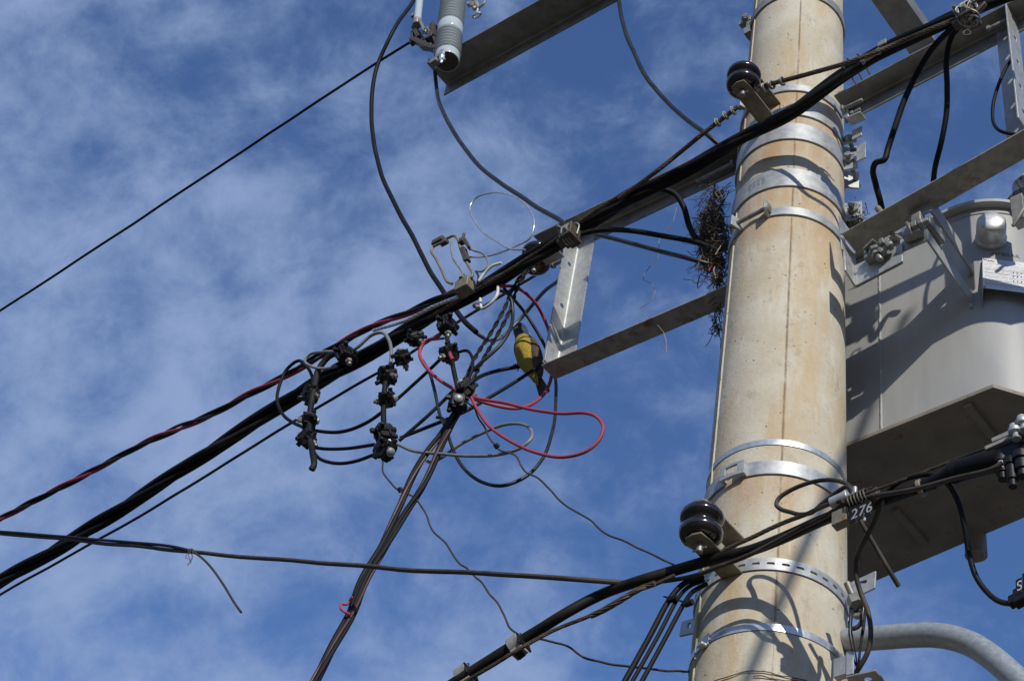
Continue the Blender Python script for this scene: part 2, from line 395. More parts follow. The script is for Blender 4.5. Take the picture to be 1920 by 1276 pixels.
def add_plate(mb, outline, holes, origin, ux, uy, nrm, thick):
    vs, fs = plate(outline, holes, origin, ux, uy, thick, nrm)
    if ux.cross(uy).dot(nrm) < 0: fs = [f[::-1] for f in fs]
    return mb.add([Vector(origin)+ux*x+uy*y+nrm*(z*thick) for x, y, z in vs], fs)
def tag(o, label, cat, group=None, kind=None):
    if label: o['label'] = label
    if cat: o['category'] = cat
    if group: o['group'] = group
    if kind: o['kind'] = kind
    return o
def thing(name, label, cat, loc, group=None):
    o = bpy.data.objects.new(name, None); COL.objects.link(o); o.location = Vector(loc); o.empty_display_size = .05
    return tag(o, label, cat, group)
def lsec(A0, B0, u, lu, v, lv, t=.007, mb=None):
    """angle iron from A0 to B0: heel on that line, legs along u and v"""
    mb = mb or MB(); A0 = Vector(A0); B0 = Vector(B0)
    sec = [(0, 0), (lu, 0), (lu, t), (t*1.6, t), (t, t*1.6), (t, lv), (0, lv)]
    return mb.prism([A0+u*x+v*y for x, y in sec], B0-A0)

def text_mesh(txt, size, origin, ux, uy, nrm, name, material, parent, depth=.0006, bold=0.0, shear=0.0, sx=1.0):
    cu = bpy.data.curves.new('lettering', 'FONT'); cu.body = txt; cu.size = size; cu.extrude = depth; cu.offset = bold; cu.shear = shear
    to = bpy.data.objects.new('lettering', cu); COL.objects.link(to)
    dg = bpy.context.evaluated_depsgraph_get(); dg.update()
    me = bpy.data.meshes.new_from_object(to.evaluated_get(dg)); bpy.data.objects.remove(to)
    vs = [Vector(origin)+ux*(v.co.x*sx)+uy*v.co.y+nrm*v.co.z for v in me.vertices]; fs = [tuple(p.vertices) for p in me.polygons]
    bpy.data.meshes.remove(me)
    mb = MB(); mb.add(vs, fs); return mb.build(name, material, parent, smooth=False)

# ------------------------------------------------------------------ ground
g = MB(); g.add([(-900, -900, 0), (900, -900, 0), (900, 900, 0), (-900, 900, 0)], [(0, 1, 2, 3)])
GROUND = mat('street_ground', (0.055, 0.050, 0.043), (0.11, 0.095, 0.073), 0.9, 0, 0.8, 8, bump=0.3, bscale=30)
tag(g.build('ground', GROUND, smooth=False), None, None, kind='structure')

# unseen ring of dark ground, added to cut sky light near the horizon
hm = MB(); nh = 96; vs = []; fs = []
for i in range(nh):
    a = 2*math.pi*i/nh; h = 40+22*mnoise.noise((math.cos(a)*2.3, math.sin(a)*2.3, 1))
    for r_, z_ in ((120, -1), (150, h*.62), (190, h), (320, h*.9), (420, -2)): vs.append((r_*math.cos(a), r_*math.sin(a), z_+4*mnoise.noise((math.cos(a)*9, math.sin(a)*9, r_*.05))))
for i in range(nh):
    j = (i+1) % nh
    for k in range(4): fs.append((i*5+k, j*5+k, j*5+k+1, i*5+k+1))
hm.add(vs, fs)
tag(hm.build('horizon_light_blocker', mat('light_blocker_dark_green', (0.030, 0.045, 0.018), (0.07, 0.085, 0.035), 0.95, 0, .12, 8, bump=.6, bscale=.6), smooth=True), None, None, kind='structure')

# ------------------------------------------------------------------ pole
band_px = [(1490, 160.5, 172), (1486, 204, 217), (1483, 233, 262), (1478, 318, 350), (1472, 390, 404), (1460, 824, 834), (1460, 865, 890), (1452, 1047, 1069), (1446, 1169, 1182)]
bands = []
for x, y0, y1 in band_px:
    p0, p1 = hit(x, y0), hit(x, y1); bands.append(((p0.z+p1.z)/2, abs(p0.z-p1.z)))
STAIN_Z = [z-h/2 for z, h in bands if True][:5]+[bands[6][0]-.02]
CONC = concrete()
pole = thing('utility_pole', 'tapered round beige concrete pole with rust stained casting seam', 'utility pole', (0, 0, 0))
m = MB(); prof = [(RP(z), z) for z in [0+i*.25 for i in range(49)]]
m.lathe(prof, (0, 0, 0), Z, 96).build('shaft', CONC, pole)
def ridge(th, w, h, name, jag):
    mb = MB(); vs = []; fs = []; n = 420
    for i in range(n+1):
        z = 2+9.5*i/n; hh = h*(.35+.65*abs(mnoise.noise((z*22, th*5, 3))))*jag+h*(1-jag); ww = w*(.7+.6*abs(mnoise.noise((z*15, 1, th))))
        for a, d in ((-ww, -.001), (-ww*.3, hh), (ww*.3, hh), (ww, -.001)): vs.append(pole_pt(th+a/RP(z), z, d))
    for i in range(n):
        for k in range(3): fs.append((i*4+k, i*4+k+1, i*4+k+5, i*4+k+4))
    return mb.add(vs, fs).build(name, CONC, pole)
ridge(.055, .0035, .0022, 'casting_seam', .8)
ridge(rad(-66), .006, .005, 'casting_seam', .3)
# ------------------------------------------------------------------ bands
def ear(mb, th, z, h, t, l, lean=0.0):
    """radial lug plate of a band"""
    rdir = Vector((math.sin(th), -math.cos(th), 0)); tdir = Vector((math.cos(th), math.sin(th), 0))
    c = pole_pt(th, z)+rdir*(l/2)+tdir*lean; mb.box(c, rdir*(l/2), tdir*(max(t, .0085)/2), Z*(h/2)); return c
def bandset(i, label, name, th_ear, mats=GALV, l=.055, gap=.05, t=.006, bolt_r=.009, carriage=False, r0=0.0):
    z, h = bands[i]; th2 = th_ear+gap/RP(z)
    b = thing(name, label, 'pole band', (0, 0, z), 'steel bands clamped round the pole')
    m1 = MB(); m1.strap(z, h, t, th_ear-math.pi+.12, th_ear, r0=r0); c1 = ear(m1, th_ear, z, h, t, l+r0); m1.build('front_strap', mats, b, bevel=.0012)
    m2 = MB(); m2.strap(z, h, t, th2, th_ear+math.pi-.02, r0=r0); c2 = ear(m2, th2, z, h, t, l+r0); m2.build('rear_strap', mats, b, bevel=.0012)
    rd = Vector((math.sin(th_ear), -math.cos(th_ear), 0)); td = Vector((math.cos(th_ear), math.sin(th_ear), 0))
    mb = MB()
    if carriage:
        c = c1-td*.003; mb.lathe([(.021, 0), (.020, .005), (.014, .011), (.004, .014)], c, -td, 16); mb.lathe([(.008, 0), (.008, gap+.03)], c, td, 10); mb.hexa(c+td*(gap+.006), td, .016, .013)
    else: mb.bolt(c1-td*.028, td, bolt_r, gap+.075, .013); mb.hexa(c1-td*.018, td, .019, .014)
    mb.build('bolt', BOLT, b, bevel=.001)
    return b
bandset(1, 'narrow bright steel band just above the widest upper band, with a domed bolt head', 'pole_band', rad(70), carriage=True, gap=.045)
bandset(2, 'wide steel band crossed by the cable shadow, directly below the domed bolt band', 'pole_band', rad(72), gap=.075)
b4 = bandset(3, 'widest stamped steel band with a long bolt at its right lug, above the nest height', 'pole_band', rad(76), gap=.035, l=.065)
# stamped characters on the wide band
z4, h4 = bands[3]
sm = MB()
for r_ in range(4):
    for k in range(3):
        th = rad(-43+r_*5.2); zz_ = z4+.012-k*.012
        c = pole_pt(th, zz_, .0075); td = Vector((math.cos(th), math.sin(th), 0)); rd = Vector((math.sin(th), -math.cos(th), 0))
        for q in range(3): sm.box(c+td*(.0045*(q-1))+Z*random.uniform(-.002, .002), td*.0012, rd*.0006, Z*random.uniform(.002, .0042))
sm.build('stamped_mark', BOLT, b4)
def band_left_ears(i, label, th_l, th_r, gap, right_end, long_l=.05):
    z, h = bands[i]; b = thing('pole_band', label, 'pole band', (0, 0, z), 'steel bands clamped round the pole')
    m1 = MB(); m1.strap(z, h, .006, th_r, right_end); c1 = ear(m1, th_r, z+.002, h*1.25, .006, long_l, 0); m1.build('front_strap', GALV, b, bevel=.0012)
    m2 = MB(); m2.strap(z, h, .006, th_l-2.2, th_l); c2 = ear(m2, th_l, z+.002, h*1.25, .006, long_l, 0); m2.build('side_strap', GALV, b, bevel=.0012)
    d = (c2-c1).normalized(); mb = MB(); c = c1-d*.004
    mb.lathe([(.020, 0), (.019, .005), (.012, .010), (.003, .012)], c, -d, 16); mb.lathe([(.008, 0), (.008, (c2-c1).length+.035)], c, d, 10); mb.hexa(c2+d*.003, d, .017, .014)
    mb.build('bolt', BOLT, b, bevel=.001)
    return b
band_left_ears(0, 'topmost narrow steel band, beside the upper brown insulator', rad(-58), rad(-30), .09, rad(68), .045)
band_left_ears(4, 'narrow steel band with two upright lugs and a bolt at its left front', rad(-52), rad(-20), .09, rad(66), .05)
# thin strap, loop-buckled band, slotted band, buckled strap
z, h = bands[5]; m = MB(); m.strap(z, h, .0015, -math.pi, math.pi, 96); o = m.build('steel_strap', ALU, None, loc=(0, 0, z)); tag(o, 'thin plain bright strap around the pole above the loop buckled band', 'pole band', 'steel bands clamped round the pole')
z, h = bands[6]
b = thing('pole_band', 'steel band with a raised square loop, above the lower brown insulator', 'pole band', (0, 0, z), 'steel bands clamped round the pole')
m = MB(); m.strap(z, h, .005, rad(-25), rad(72)); ear(m, rad(76), z, h*1.2, .006, .06); m.build('front_strap', GALV, b, bevel=.001)
m = MB(); m.strap(z, h*1.05, .005, rad(-150), rad(-44)); m.build('side_strap', GALV, b, bevel=.001)
m = MB()                                        # raised loop with its square hole
for (a0, a1, z0, z1, r0) in ((-45, -24, .58, 1.0, .016), (-45, -24, -1.0, -.5, .016), (-45, -40, -.5, .58, .016), (-30, -24, -.5, .58, .016)):
    m.strap(z+h*.5*(z0+z1)/2, h*.5*(z1-z0), .008, rad(a0), rad(a1), 6, r0)
m.strap(z, h*.9, .016, rad(-45), rad(-42.5), 3, 0.0); m.strap(z, h*.9, .016, rad(-26.5), rad(-24), 3, 0.0)
m.build('loop_buckle', GALV, b, bevel=.0008)
m = MB(); th = rad(80); td = Vector((math.cos(th), math.sin(th), 0)); c = pole_pt(th, z, .03)
m.lathe([(.018, 0), (.017, .006), (.010, .012), (.002, .014)], c-td*.006, -td, 16); m.lathe([(.008, 0), (.008, .06)], c, td, 10); m.build('bolt', BRACK, b)
m = MB(); ear(m, rad(82), z, h*1.2, .006, .055); m.strap(z, h, .005, rad(82), rad(200)); m.build('rear_strap', GALV, b, bevel=.001)
# slotted band: unrolled plate with slots, bent round the pole
z, h = bands[7]; t_ = .004
b = thing('pole_band', 'slotted steel band with a row of oval holes, level with the lower insulator bracket', 'pole band', (0, 0, z), 'steel bands clamped round the pole')
R_ = RP(z); L0, L1 = rad(-115)*R_, rad(82)*R_
holes = []; x = L0+.02
while x < L1-.02: holes.append(rrect(x, .0, .022, .0095)); x += .040
outl = [(L0+(L1-L0)*i/60, -h/2) for i in range(61)]+[(L1+(L0-L1)*i/60, h/2) for i in range(61)]
vs, fs = plate(outl, holes, None, None, None, 1, None)
mb = MB(); mb.add([pole_pt(x/R_, z+y, 0)+Vector((math.sin(x/R_), -math.cos(x/R_), 0))*(.0012+q*t_) for x, y, q in vs], [f[::-1] for f in fs]); mb.build('front_strap', GALV, b)
mb = MB(); mb.strap(z, h, .004, rad(86), rad(235)); mb.build('rear_strap', GALV, b)
# buckled strap near the bottom
z, h = bands[8]
b = thing('steel_strap', 'thin bright strap with a folded buckle at its left, lowest on the pole', 'pole band', (0, 0, z), 'steel bands clamped round the pole')
m = MB(); m.strap(z, h, .0015, -math.pi, math.pi, 96); m.build('strap', ALU, b)
m = MB(); p = hit(1323, 1192); th = th_of(p); m.strap(z, h*1.6, .006, th-.05, th+.10, 6); m.box(pole_pt(th+.02, z-.018, .012), Vector((math.cos(th), math.sin(th), 0))*.012, Vector((math.sin(th), -math.cos(th), 0))*.010, Z*.004); m.build('buckle', ALU, b, bevel=.0008)
# wire turns at the very bottom
b = thing('tie_wire', 'thin rusty wire wrapped around the pole below the buckled strap', 'wire', (0, 0, hit(1440, 1268).z))
for k, (yy, a0, a1) in enumerate(((1262, -75, 85), (1271, -10, 85))):
    zb = hit(1440, yy).z; m = MB(); m.tube(wiggle([pole_pt(rad(a0+(a1-a0)*i/40), zb+.004*math.sin(i*.5+k), .004) for i in range(41)], .004, 30, k), .0016, 6); m.build('wire_turn', ROPE, b)

# ------------------------------------------------------------------ cross arm frames beside the pole
LEG = .08
def line_at(p, q, o): return at(*p, o), at(*q, o)
fl = thing('bracket_crossarm', 'galvanized angle iron frame left of the pole holding the cable bundle', 'crossarm', P(-.99, 0, 6.15), 'steel frames on either side of the pole')
heelL = P(-1.14, 0, at(1040, 500, 0).z), P(-RP(6.9)-.005, 0, at(1345, 345, 0).z+.06)
zUL = at(1165, 424, 0).z; zUR = at(1348, 345, 0).z
a_, b_ = at(1020, 500, 0), at(1352, 322, 0)
# upper beam: heel on top at the back, one leg towards the street, one hanging
lsec(P(-1.16, 0, zUL+.078), P(-RP(6.9)+.02, 0, zUR+.083), N, .100, -Z, LEG).build('upper_beam', BEAM2, fl, bevel=.0015)
lsec(at(1040, 712, 0), P(-RP(6.1)+.02, 0, at(1350, 582, 0).z), N, .084, Z, LEG).build('lower_beam', BEAM, fl, bevel=.003)
c0 = at(1042, 706, 0); s0 = c0.dot(A)
m = MB()
zb, zt = c0.z+.003, zUL+.06
hs = [circ(.038, (at(1062, 516, .0).z-zb)+.0, .011), circ(.038, (at(1043, 596, .0).z-zb)+.0, .011)]
# leg towards the street (two bolt holes), and leg along the arm
add_plate(m, [(0, 0), (.080, 0), (.080, zt-zb), (0, zt-zb)], hs, P(s0, .002, zb), N, Z, A, .006)
m.prism([P(s0+.006, .002, zb), P(s0+.085, .002, zb), P(s0+.085, .002, zt), P(s0+.006, .002, zt)], N*.006)
fr_ = .012; m.prism([P(s0+.0055, .0075, zb)]+[P(s0+.006+fr_-fr_*math.cos(rad(90*i/6)), .008+fr_-fr_*math.sin(rad(90*i/6)), zb) for i in range(7)], Z*(zt-zb))
m.build('post', GALV, fl, bevel=.0012)
m = MB()                                          # doubler sleeve inside the foot of the post
m.prism([P(s0+.0065, .0085, zb+.006), P(s0+.0065, .084, zb+.006), P(s0+.0065, .084, zb+.15), P(s0+.0065, .0085, zb+.055)], A*.005)
m.prism([P(s0+.0115, .0085, zb+.006), P(s0+.087, .0085, zb+.006), P(s0+.087, .0085, zb+.075), P(s0+.0115, .0085, zb+.055)], N*.005)
m.build('foot_sleeve', GALV, fl, bevel=.001)
m = MB(); m.bolt(at(1046, 492, .05)-A*.02, A, .009, .04, .016); m.build('bolt', BOLT, fl)
m = MB()                                          # clamp bolts by the nest
m.bolt(at(1352, 318, .03)+A*.05, -A, .010, .16, .016)
m.build('bolt', BOLT, fl)

fr = thing('bracket_crossarm', 'angle iron frame right of the pole with a rusty lower arm over the grey tank', 'crossarm', P(.87, 0, 6.15), 'steel frames on either side of the pole')
z1 = at(1633, 184, 0).z; z2 = at(1883, 52, 0).z
sU = at(1586, 200, 0).dot(A)
lsec(P(sU, 0, z1-(z2-z1)*.08), P(1.15, 0, z2+(z2-z1)*.5), N, .083, -Z, LEG).build('upper_beam', BEAM2, fr, bevel=.0015)
q1 = at(1607, 476, 0); q2 = at(1920, 299, 0)
lsec(q1, q1+(q2-q1)*1.5, N, .098, Z, .08).build('lower_beam', BEAM, fr, bevel=.003)
m = MB()
sp_ = at(1912, 160, 0).dot(A); zb = at(1918, 262, 0).z; zt = z2+.25
hs = [circ(.04, k, .010) for k in (.08, .22, .36, .5, .62)]
add_plate(m, [(0, 0), (.085, 0), (.085, zt-zb), (0, zt-zb)], hs, P(sp_+.014, .002, zb), N, Z, A, .006)
m.prism([P(sp_-.06, .002, zb), P(sp_+.014, .002, zb), P(sp_+.014, .002, zt), P(sp_-.06, .002, zt)], N*.006)
m.build('post', GALV, fr, bevel=.0012)
m = MB()                                          # end plates against the pole
e1 = at(1577, 196, .03)
m.prism([at(1570, 172, .05), at(1583, 168, .05), at(1590, 218, .02), at(1580, 222, .02)], -N*.006+A*.004)
m.build('end_plate', GALV, fr, bevel=.001)
m = MB(); m.prism([at(1572, 402, .09), at(1574, 440, .09), at(1592, 430, .09)], -N*.006); m.prism([at(1574, 441, .09), at(1600, 474, .0), at(1603, 500, .0), at(1576, 468, .08)], A*.006)
m.build('gusset', GALV, fr, bevel=.001)
m = MB(); m.bolt(at(1583, 204, .06), at(1618, 187, .06)-at(1583, 204, .06), .008, .075, .017); m.bolt(at(1600, 212, .02), Vector((.8, -.5, .1)), .007, .03, .012); m.build('bolt', BOLT, fr, bevel=.001)
m = MB(); m.bolt(at(1872, 46, .05)-A*.03, A*1, .009, .06, .014); m.build('bolt', BOLT, fr)
m = MB(); m.bolt(at(1655, 402, .07), at(1642, 386, .07)-at(1655, 402, .07), .011, .05, .013); m.build('bolt', BRACK, fr)
m = MB(); pq = at(1605, 222, .03); m.box(pq, (at(1632, 210, .03)-at(1605, 222, .03))*.5, N*.02, Z*.004); m.build('tie_plate', GALV, fr, bevel=.001)
for (x, y, w_, h_) in ((1607, 250, .020, .028), (1615, 285, .018, .045)): 
    m = MB(); c = at(x, y, -.04); m.box(c, A*w_, N*.003, Z*h_); m.build('lug_plate', GALV, fr, bevel=.001)

# brace running across above the right arm
br = MB(); e0 = at(1735, 78, -.02); z_ = e0.z
lsec(e0+N*-.02+A*.03, e0+N*.62+A*.03, -A, .105, Z, .075, mb=br)
o = br.build('crossarm_brace', BEAM2, None, loc=e0, bevel=.0015); tag(o, 'short dark angle brace crossing above the right arm at the top edge', 'brace')
# ------------------------------------------------------------------ high cross arm with cutout
pc = at(839, 160, 0); pe = at(1145, -8, 0)
zc_ = pc.z; og = at_z(807, 114, zc_).dot(N)
dirh = (pe-pc).normalized()
ha = MB(); lsec(pc, pc+dirh*2.2, N, og, -Z, .095, .008, ha)
ho = ha.build('crossarm', BEAM2, None, loc=pc, bevel=.002); tag(ho, 'high dark angle iron crossarm ending behind the white ribbed insulator', 'crossarm')

cf = thing('fuse_cutout', 'pale ribbed porcelain fuse cutout on the end of the high crossarm', 'fuse cutout', at(845, 118, og))
oI = og+.06
b0 = at(838, 116, oI); b1 = at(856, -60, oI+.03); ax = (b1-b0).normalized(); k = 26/pxm(b0)
prof = [(k*.80, .004), (k*.86, .0), (k*.90, .006), (k*.90, .055)]
hgt = .055
def sheds(n, h0, pitch):
    out = []
    for i in range(n):
        hh = h0+i*pitch
        out += [(k*.74, hh), (k*.76, hh+pitch*.30), (k*.93, hh+pitch*.46), (k*.965, hh+pitch*.58), (k*.93, hh+pitch*.72), (k*.76, hh+pitch*.90)]
    return out
prof += sheds(7, .06, .0265)
h1 = .06+7*.0265
prof += [(k*.90, h1+.004), (k*.94, h1+.012), (k*.95, h1+.075), (k*.91, h1+.085)]
prof += sheds(11, h1+.09, .0265)
MB().lathe(prof, b0, ax, 40).build('porcelain', PORW, cf, ang=60)
MB().lathe([(k*.3, -.006), (k*.5, -.006), (k*.76, -.003), (k*.80, .006)], b0, ax, 32).build('end_fitting', DARKM, cf)
m = MB(); e0 = at(820, 110, oI+.01)
m.box(at(822, 112, oI+.06), A*.03, N*.02, ax*.006); m.box(at(815, 117, oI+.07), A*.022, N*.016, ax*.012); m.box(at(812, 120, oI-.005), (at(806, 116, oI)-at(820, 128, oI))*.6, ax*.016, N*.004)
m.tube(catmull([at(812, 122, oI), at(824, 112, oI), at(836, 124, oI-.02)], 5), .008, 8); m.build('lower_terminal', GALVD, cf, bevel=.001)
fo = at(829, 104, oI+.075); m = MB(); m.ell(fo, A*.016, N*.010, ax*.045, 16, 12)
for i in range(len(m.v)): m.v[i] += (m.v[i]-fo)*(.7*mnoise.noise(m.v[i]*70))
m.build('foil_wrap', SILV, cf, ang=10)
ft0 = at(782, 44, oI+.05); ft1 = at(791, -40, oI+.06); d = (ft1-ft0).normalized()
MB().lathe([(.014, -.012), (.019, -.008), (.019, .008), (.0215, .012), (.0215, .05), (.0205, .06), (.0205, .4)], ft0, d, 20).build('fuse_tube', PORW, cf)
m = MB(); m.lathe([(.012, -.02), (.023, -.02), (.025, -.008), (.025, .03), (.021, .034)], ft0, d, 18); m.box(at(775, 30, oI+.05), A*.008, N*.012, Z*.014); m.box(at(790, 44, oI+.05), (at(798, 62, oI+.05)-at(784, 28, oI+.05))*.5, N*.015, A*.004); m.build('tube_ferrule', GALVD, cf, bevel=.001)
m = MB()                                         # hinge casting: several plates at odd angles
for (x, y, dx, dy, w_, t_) in ((782, 62, 10, 20, .018, .004), (774, 72, 3, -22, .014, .004), (790, 82, 34, 16, .020, .005), (806, 90, 30, 4, .018, .006), (812, 62, 4, -26, .024, .004), (820, 66, 22, 12, .022, .004), (800, 74, 26, -12, .012, .010), (822, 84, 10, 26, .018, .006), (818, 100, 6, 24, .014, .008)):
    c = at(x, y, oI+.03); u = at(x+dx/2, y+dy/2, oI+.03)-c; v = u.cross(N).normalized()
    m.box(c, u, v*w_*.6, N*w_)
    if random.random() < .6: m.hexa(c+N*w_*-1.1, -N, .008, .01)
m.tube([at(776, 50, oI+.03), at(806, 90, oI+.03), at(836, 84, oI)], .009, 8); m.build('hinge_casting', DARKM, cf, bevel=.0012)
m = MB(); m.tube(catmull([at(787, 58, oI+.04), at(796, 62, oI+.05), at(800, 52, oI+.05), at(806, 60, oI+.05)], 5), .006, 8); m.box(at(797, 56, oI+.05), A*.012, N*.01, Z*.006); m.build('hinge_clip', BOLT, cf)
hw = thing('hook_hardware', 'small grey hook and ring fitting beside the top of the ribbed insulator', 'hook fitting', at(890, 12, og))
m = MB(); m.bolt(at(879, 8, og), Vector((.8, -.3, .4)), .010, .05, .018); m.lathe([(.016, 0), (.02, .01), (.013, .03)], at(884, 14, og), Vector((.3, -.6, .5)), 12); m.tube(catmull([at(880, -6, og), at(892, 4, og), at(896, 16, og)], 5), .012, 8); m.tube(catmull([at(896, 16, og), at(906, 8, og), at(909, 2, og), at(902, -8, og)], 5), .007, 8); m.lathe([(.011, 0), (.013, .012), (.008, .02)], at(890, 18, og), Vector((.1, -.9, -.2)), 10); m.build('fitting', GALVD, hw, bevel=.001)
m = MB(); cc = at(894, 29, og); m.tube([cc+A*(.024*math.cos(t))+(N*.55+Z*-.2)*(.022*math.sin(t)) for t in [i*math.pi/10 for i in range(21)]], .0055, 8, False); m.tube([at(894, 24, og), at(896, 16, og)], .006, 8); m.build('ring', GALV, hw)

# ------------------------------------------------------------------ cables
def cable(name, label, cat, pts3, w, material, group=None, sides=10, wig=0.0022, freq=5, seed=None):
    seed = len(label)*1.7+w if seed is None else seed
    """one cable as one object; w = thickness in photo pixels at its middle"""
    if wig: pts3 = wiggle(pts3, wig, freq, seed)
    r = w/2/pxm(pts3[len(pts3)//2])
    o = MB().tube(pts3, r, sides).build(name, material, None, loc=pts3[0], ang=50)
    return tag(o, label, cat, group)
def twist(pts, k, R, r, pitch, ph=0.0, idx=None):
    T, U, V = frames(pts); res = []; L = [0]
    for i in range(1, len(pts)): L.append(L[-1]+(pts[i]-pts[i-1]).length)
    for j in range(k):
        q = []
        for i in range(len(pts)):
            a = ph+2*math.pi*(L[i]/pitch+j/k); Rr = R[i] if isinstance(R, list) else R
            q.append(pts[i]+(U[i]*math.cos(a)+V[i]*math.sin(a))*Rr)
        res.append(q)
    return res
def resample(pts, step):
    out = [pts[0]]; acc = 0
    for i in range(1, len(pts)):
        a, b = pts[i-1], pts[i]; L = (b-a).length
        while acc+L >= step and L > 1e-9:
            t = (step-acc)/L; a = a.lerp(b, t); out.append(a.copy()); L = (b-a).length; acc = 0
        acc += L
    out.append(pts[-1]); return out

OB = .28
MAIN = [(-60, 1124, .20), (0, 1090, .2), (150, 1003), (300, 906), (450, 810, .22), (560, 738), (700, 657, .24), (800, 597), (900, 541), (1000, 483, .26), (1070, 438), (1130, 401), (1200, 363, .28), (1300, 310), (1400, 254), (1480, 213), (1580, 142), (1680, 85, .28), (1810, 24), (1960, -36, .26)]
mp_ = resample(path(MAIN, .2, 10), .025)
bt = thing('cable_bundle', 'thick twisted black power cable bundle crossing in front of the pole', 'cable bundle', at(1070, 444, OB))
Rl = []
for p in mp_:
    s = p.dot(A); f = min(max((s+.75)/.5, 0), 1); Rl.append(.0185*(1-f)+.0105*f)
rs = .0152
for i, q in enumerate(twist(mp_, 3, Rl, rs, 1.5, .6)):
    MB().tube(wiggle(q, .004, 4, i), rs if i else .0165, 12).build('cable', RUB if i != 1 else RUBD, bt)
# bare messenger through the bundle left of the merge
mg = resample(path([(1215, 336, .31), (1150, 374, .31), (1070, 428, .29), (980, 490, .275), (915, 530, .275), (860, 562, .265), (780, 610, .245), (700, 655, .24), (560, 734, .22), (420, 829, .21)], .3, 8), .010)
m = MB()
for q in twist(mg, 6, .0048, .003, .12): m.tube(q, .0029, 6)
m.build('messenger_strand', ROPE, bt)

def rope(name, label, px, o, w, pitch=.11, k=5, material=ROPE, group=None, step=.010):
    pts = resample(path(px, o, 8), step); Rw = w/2/pxm(pts[len(pts)//2])
    m = MB()
    for q in twist(pts, k+2, Rw*.64, Rw*.36, pitch): m.tube(q, Rw*.36, 6)
    m.tube(pts, Rw*.5, 6)
    o_ = m.build(name, material, None, loc=pts[0]); return tag(o_, label, 'steel strand', group)
rope('messenger_wire', 'rusty steel strand from the upper spool insulator to the tied clamp at top right', [(1424, 163, .37), (1470, 151), (1540, 132), (1600, 114), (1680, 82, .33), (1740, 57), (1800, 33, .3)], .37, 9.5)
rope('messenger_wire', 'rusty steel strand running down left from the upper spool insulator into the bundle', [(1384, 200, .37), (1350, 226), (1310, 257), (1270, 290, .34), (1230, 322), (1195, 348, .32), (1160, 372, .31)], .37, 9)
# binding-wire knots
def knot(label, px, o, n=3):
    t = thing('binding_wire', label, 'binding wire', at(px[0][0], px[0][1], o), 'binding wire knots on the steel strand')
    for x, y in px:
        c = at(x, y, o); d = (at(px[-1][0], px[-1][1], o)-at(px[0][0], px[0][1], o)).normalized(); u = d.orthogonal().normalized(); v = d.cross(u)
        for q in range(n):
            pass
        pts = [c+d*(.012*(i/20-.5)+random.uniform(-.0008, .0008))+(u*math.cos(i*.75)+v*math.sin(i*.75))*.0145 for i in range(18)]
        pts.append(pts[-1]+(u*.3+Z*.9)*.02)
        MB().tube(catmull(pts, 3), .0032, 6).build('wire_turn', GALVD, t)
knot('wire knots binding the strand just right of the upper spool insulator', [(1434, 164), (1447, 159), (1467, 152)], .37)
knot('wire knots binding the strand just below left of the upper spool insulator', [(1374, 208), (1360, 217), (1345, 230)], .37)

G = 'loose low voltage cables'
cable('drop_cable', 'long thin dark wire from the fuse cutout to the left edge', 'wire', path([(-30, 600, .3), (0, 582, .3), (200, 452), (400, 320, .27), (600, 187), (700, 122, .22), (778, 74, .2)], .3), 4.8, RUBD)
cable('jumper_cable', 'long black cable sweeping down from the top edge behind the bundle', 'cable', path([(795, -30, og), (775, 2, og), (735, 62, .25), (708, 122, .22), (697, 188, .2), (699, 255, .18), (713, 320, .16), (743, 388, .14), (778, 452, .12), (806, 508, .1), (838, 556, .1), (872, 603, .1), (893, 622, .08)], .2), 8.5, RUB)
cable('jumper_cable', 'grey cable curving from the ribbed insulator down to the bundle clamp', 'cable', path([(815, 132, oI-.005), (818, 165, og), (832, 212, .25), (860, 262, .25), (905, 317, .26), (960, 357, .27), (1010, 391, .28), (1052, 414, .29), (1062, 424, .29)], .2), 8.5, DGREYC)
cable('jumper_cable', 'cable dropping from the top edge behind the bundle at the left of the pole', 'cable', path([(1158, -20, .1), (1162, 12), (1172, 58), (1190, 103), (1215, 150), (1250, 190), (1290, 226), (1330, 256), (1358, 280, .05)], .1), 8.5, DGREYC)
cable('service_cable', 'thin straight conductor running below the thick bundle to the left edge', 'wire', path([(-40, 1138, .12), (0, 1114), (150, 1030), (300, 945), (440, 858), (545, 793), (600, 761), (700, 703), (760, 668), (855, 606, .06), (942, 553, .03), (1046, 490, -.01), (1062, 480, -.02)], .12), 5.5, DGREYC)
# upper left of pole, cables ending in the nest
cable('service_cable', 'black cable arching from the bundle into the nest at the left of the pole', 'cable', path([(1150, 382, .27), (1200, 361, .24), (1240, 355, .2), (1264, 363, .17), (1282, 388, .14), (1293, 425, .10), (1312, 455, .08), (1345, 470, .06)], .2), 11, RUB)
cable('service_cable', 'black cable running from the bundle clamp straight into the nest', 'cable', path([(1080, 441, .28), (1120, 432, .26), (1175, 432, .22), (1240, 442, .16), (1310, 456, .1), (1350, 472, .07)], .2), 10.5, RUBD)
cable('service_cable', 'slate grey cable entering the nest below the two black ones', 'cable', path([(1122, 441, .1), (1180, 455), (1240, 471), (1300, 487), (1345, 500, .04)], .1), 9, DGREYC)

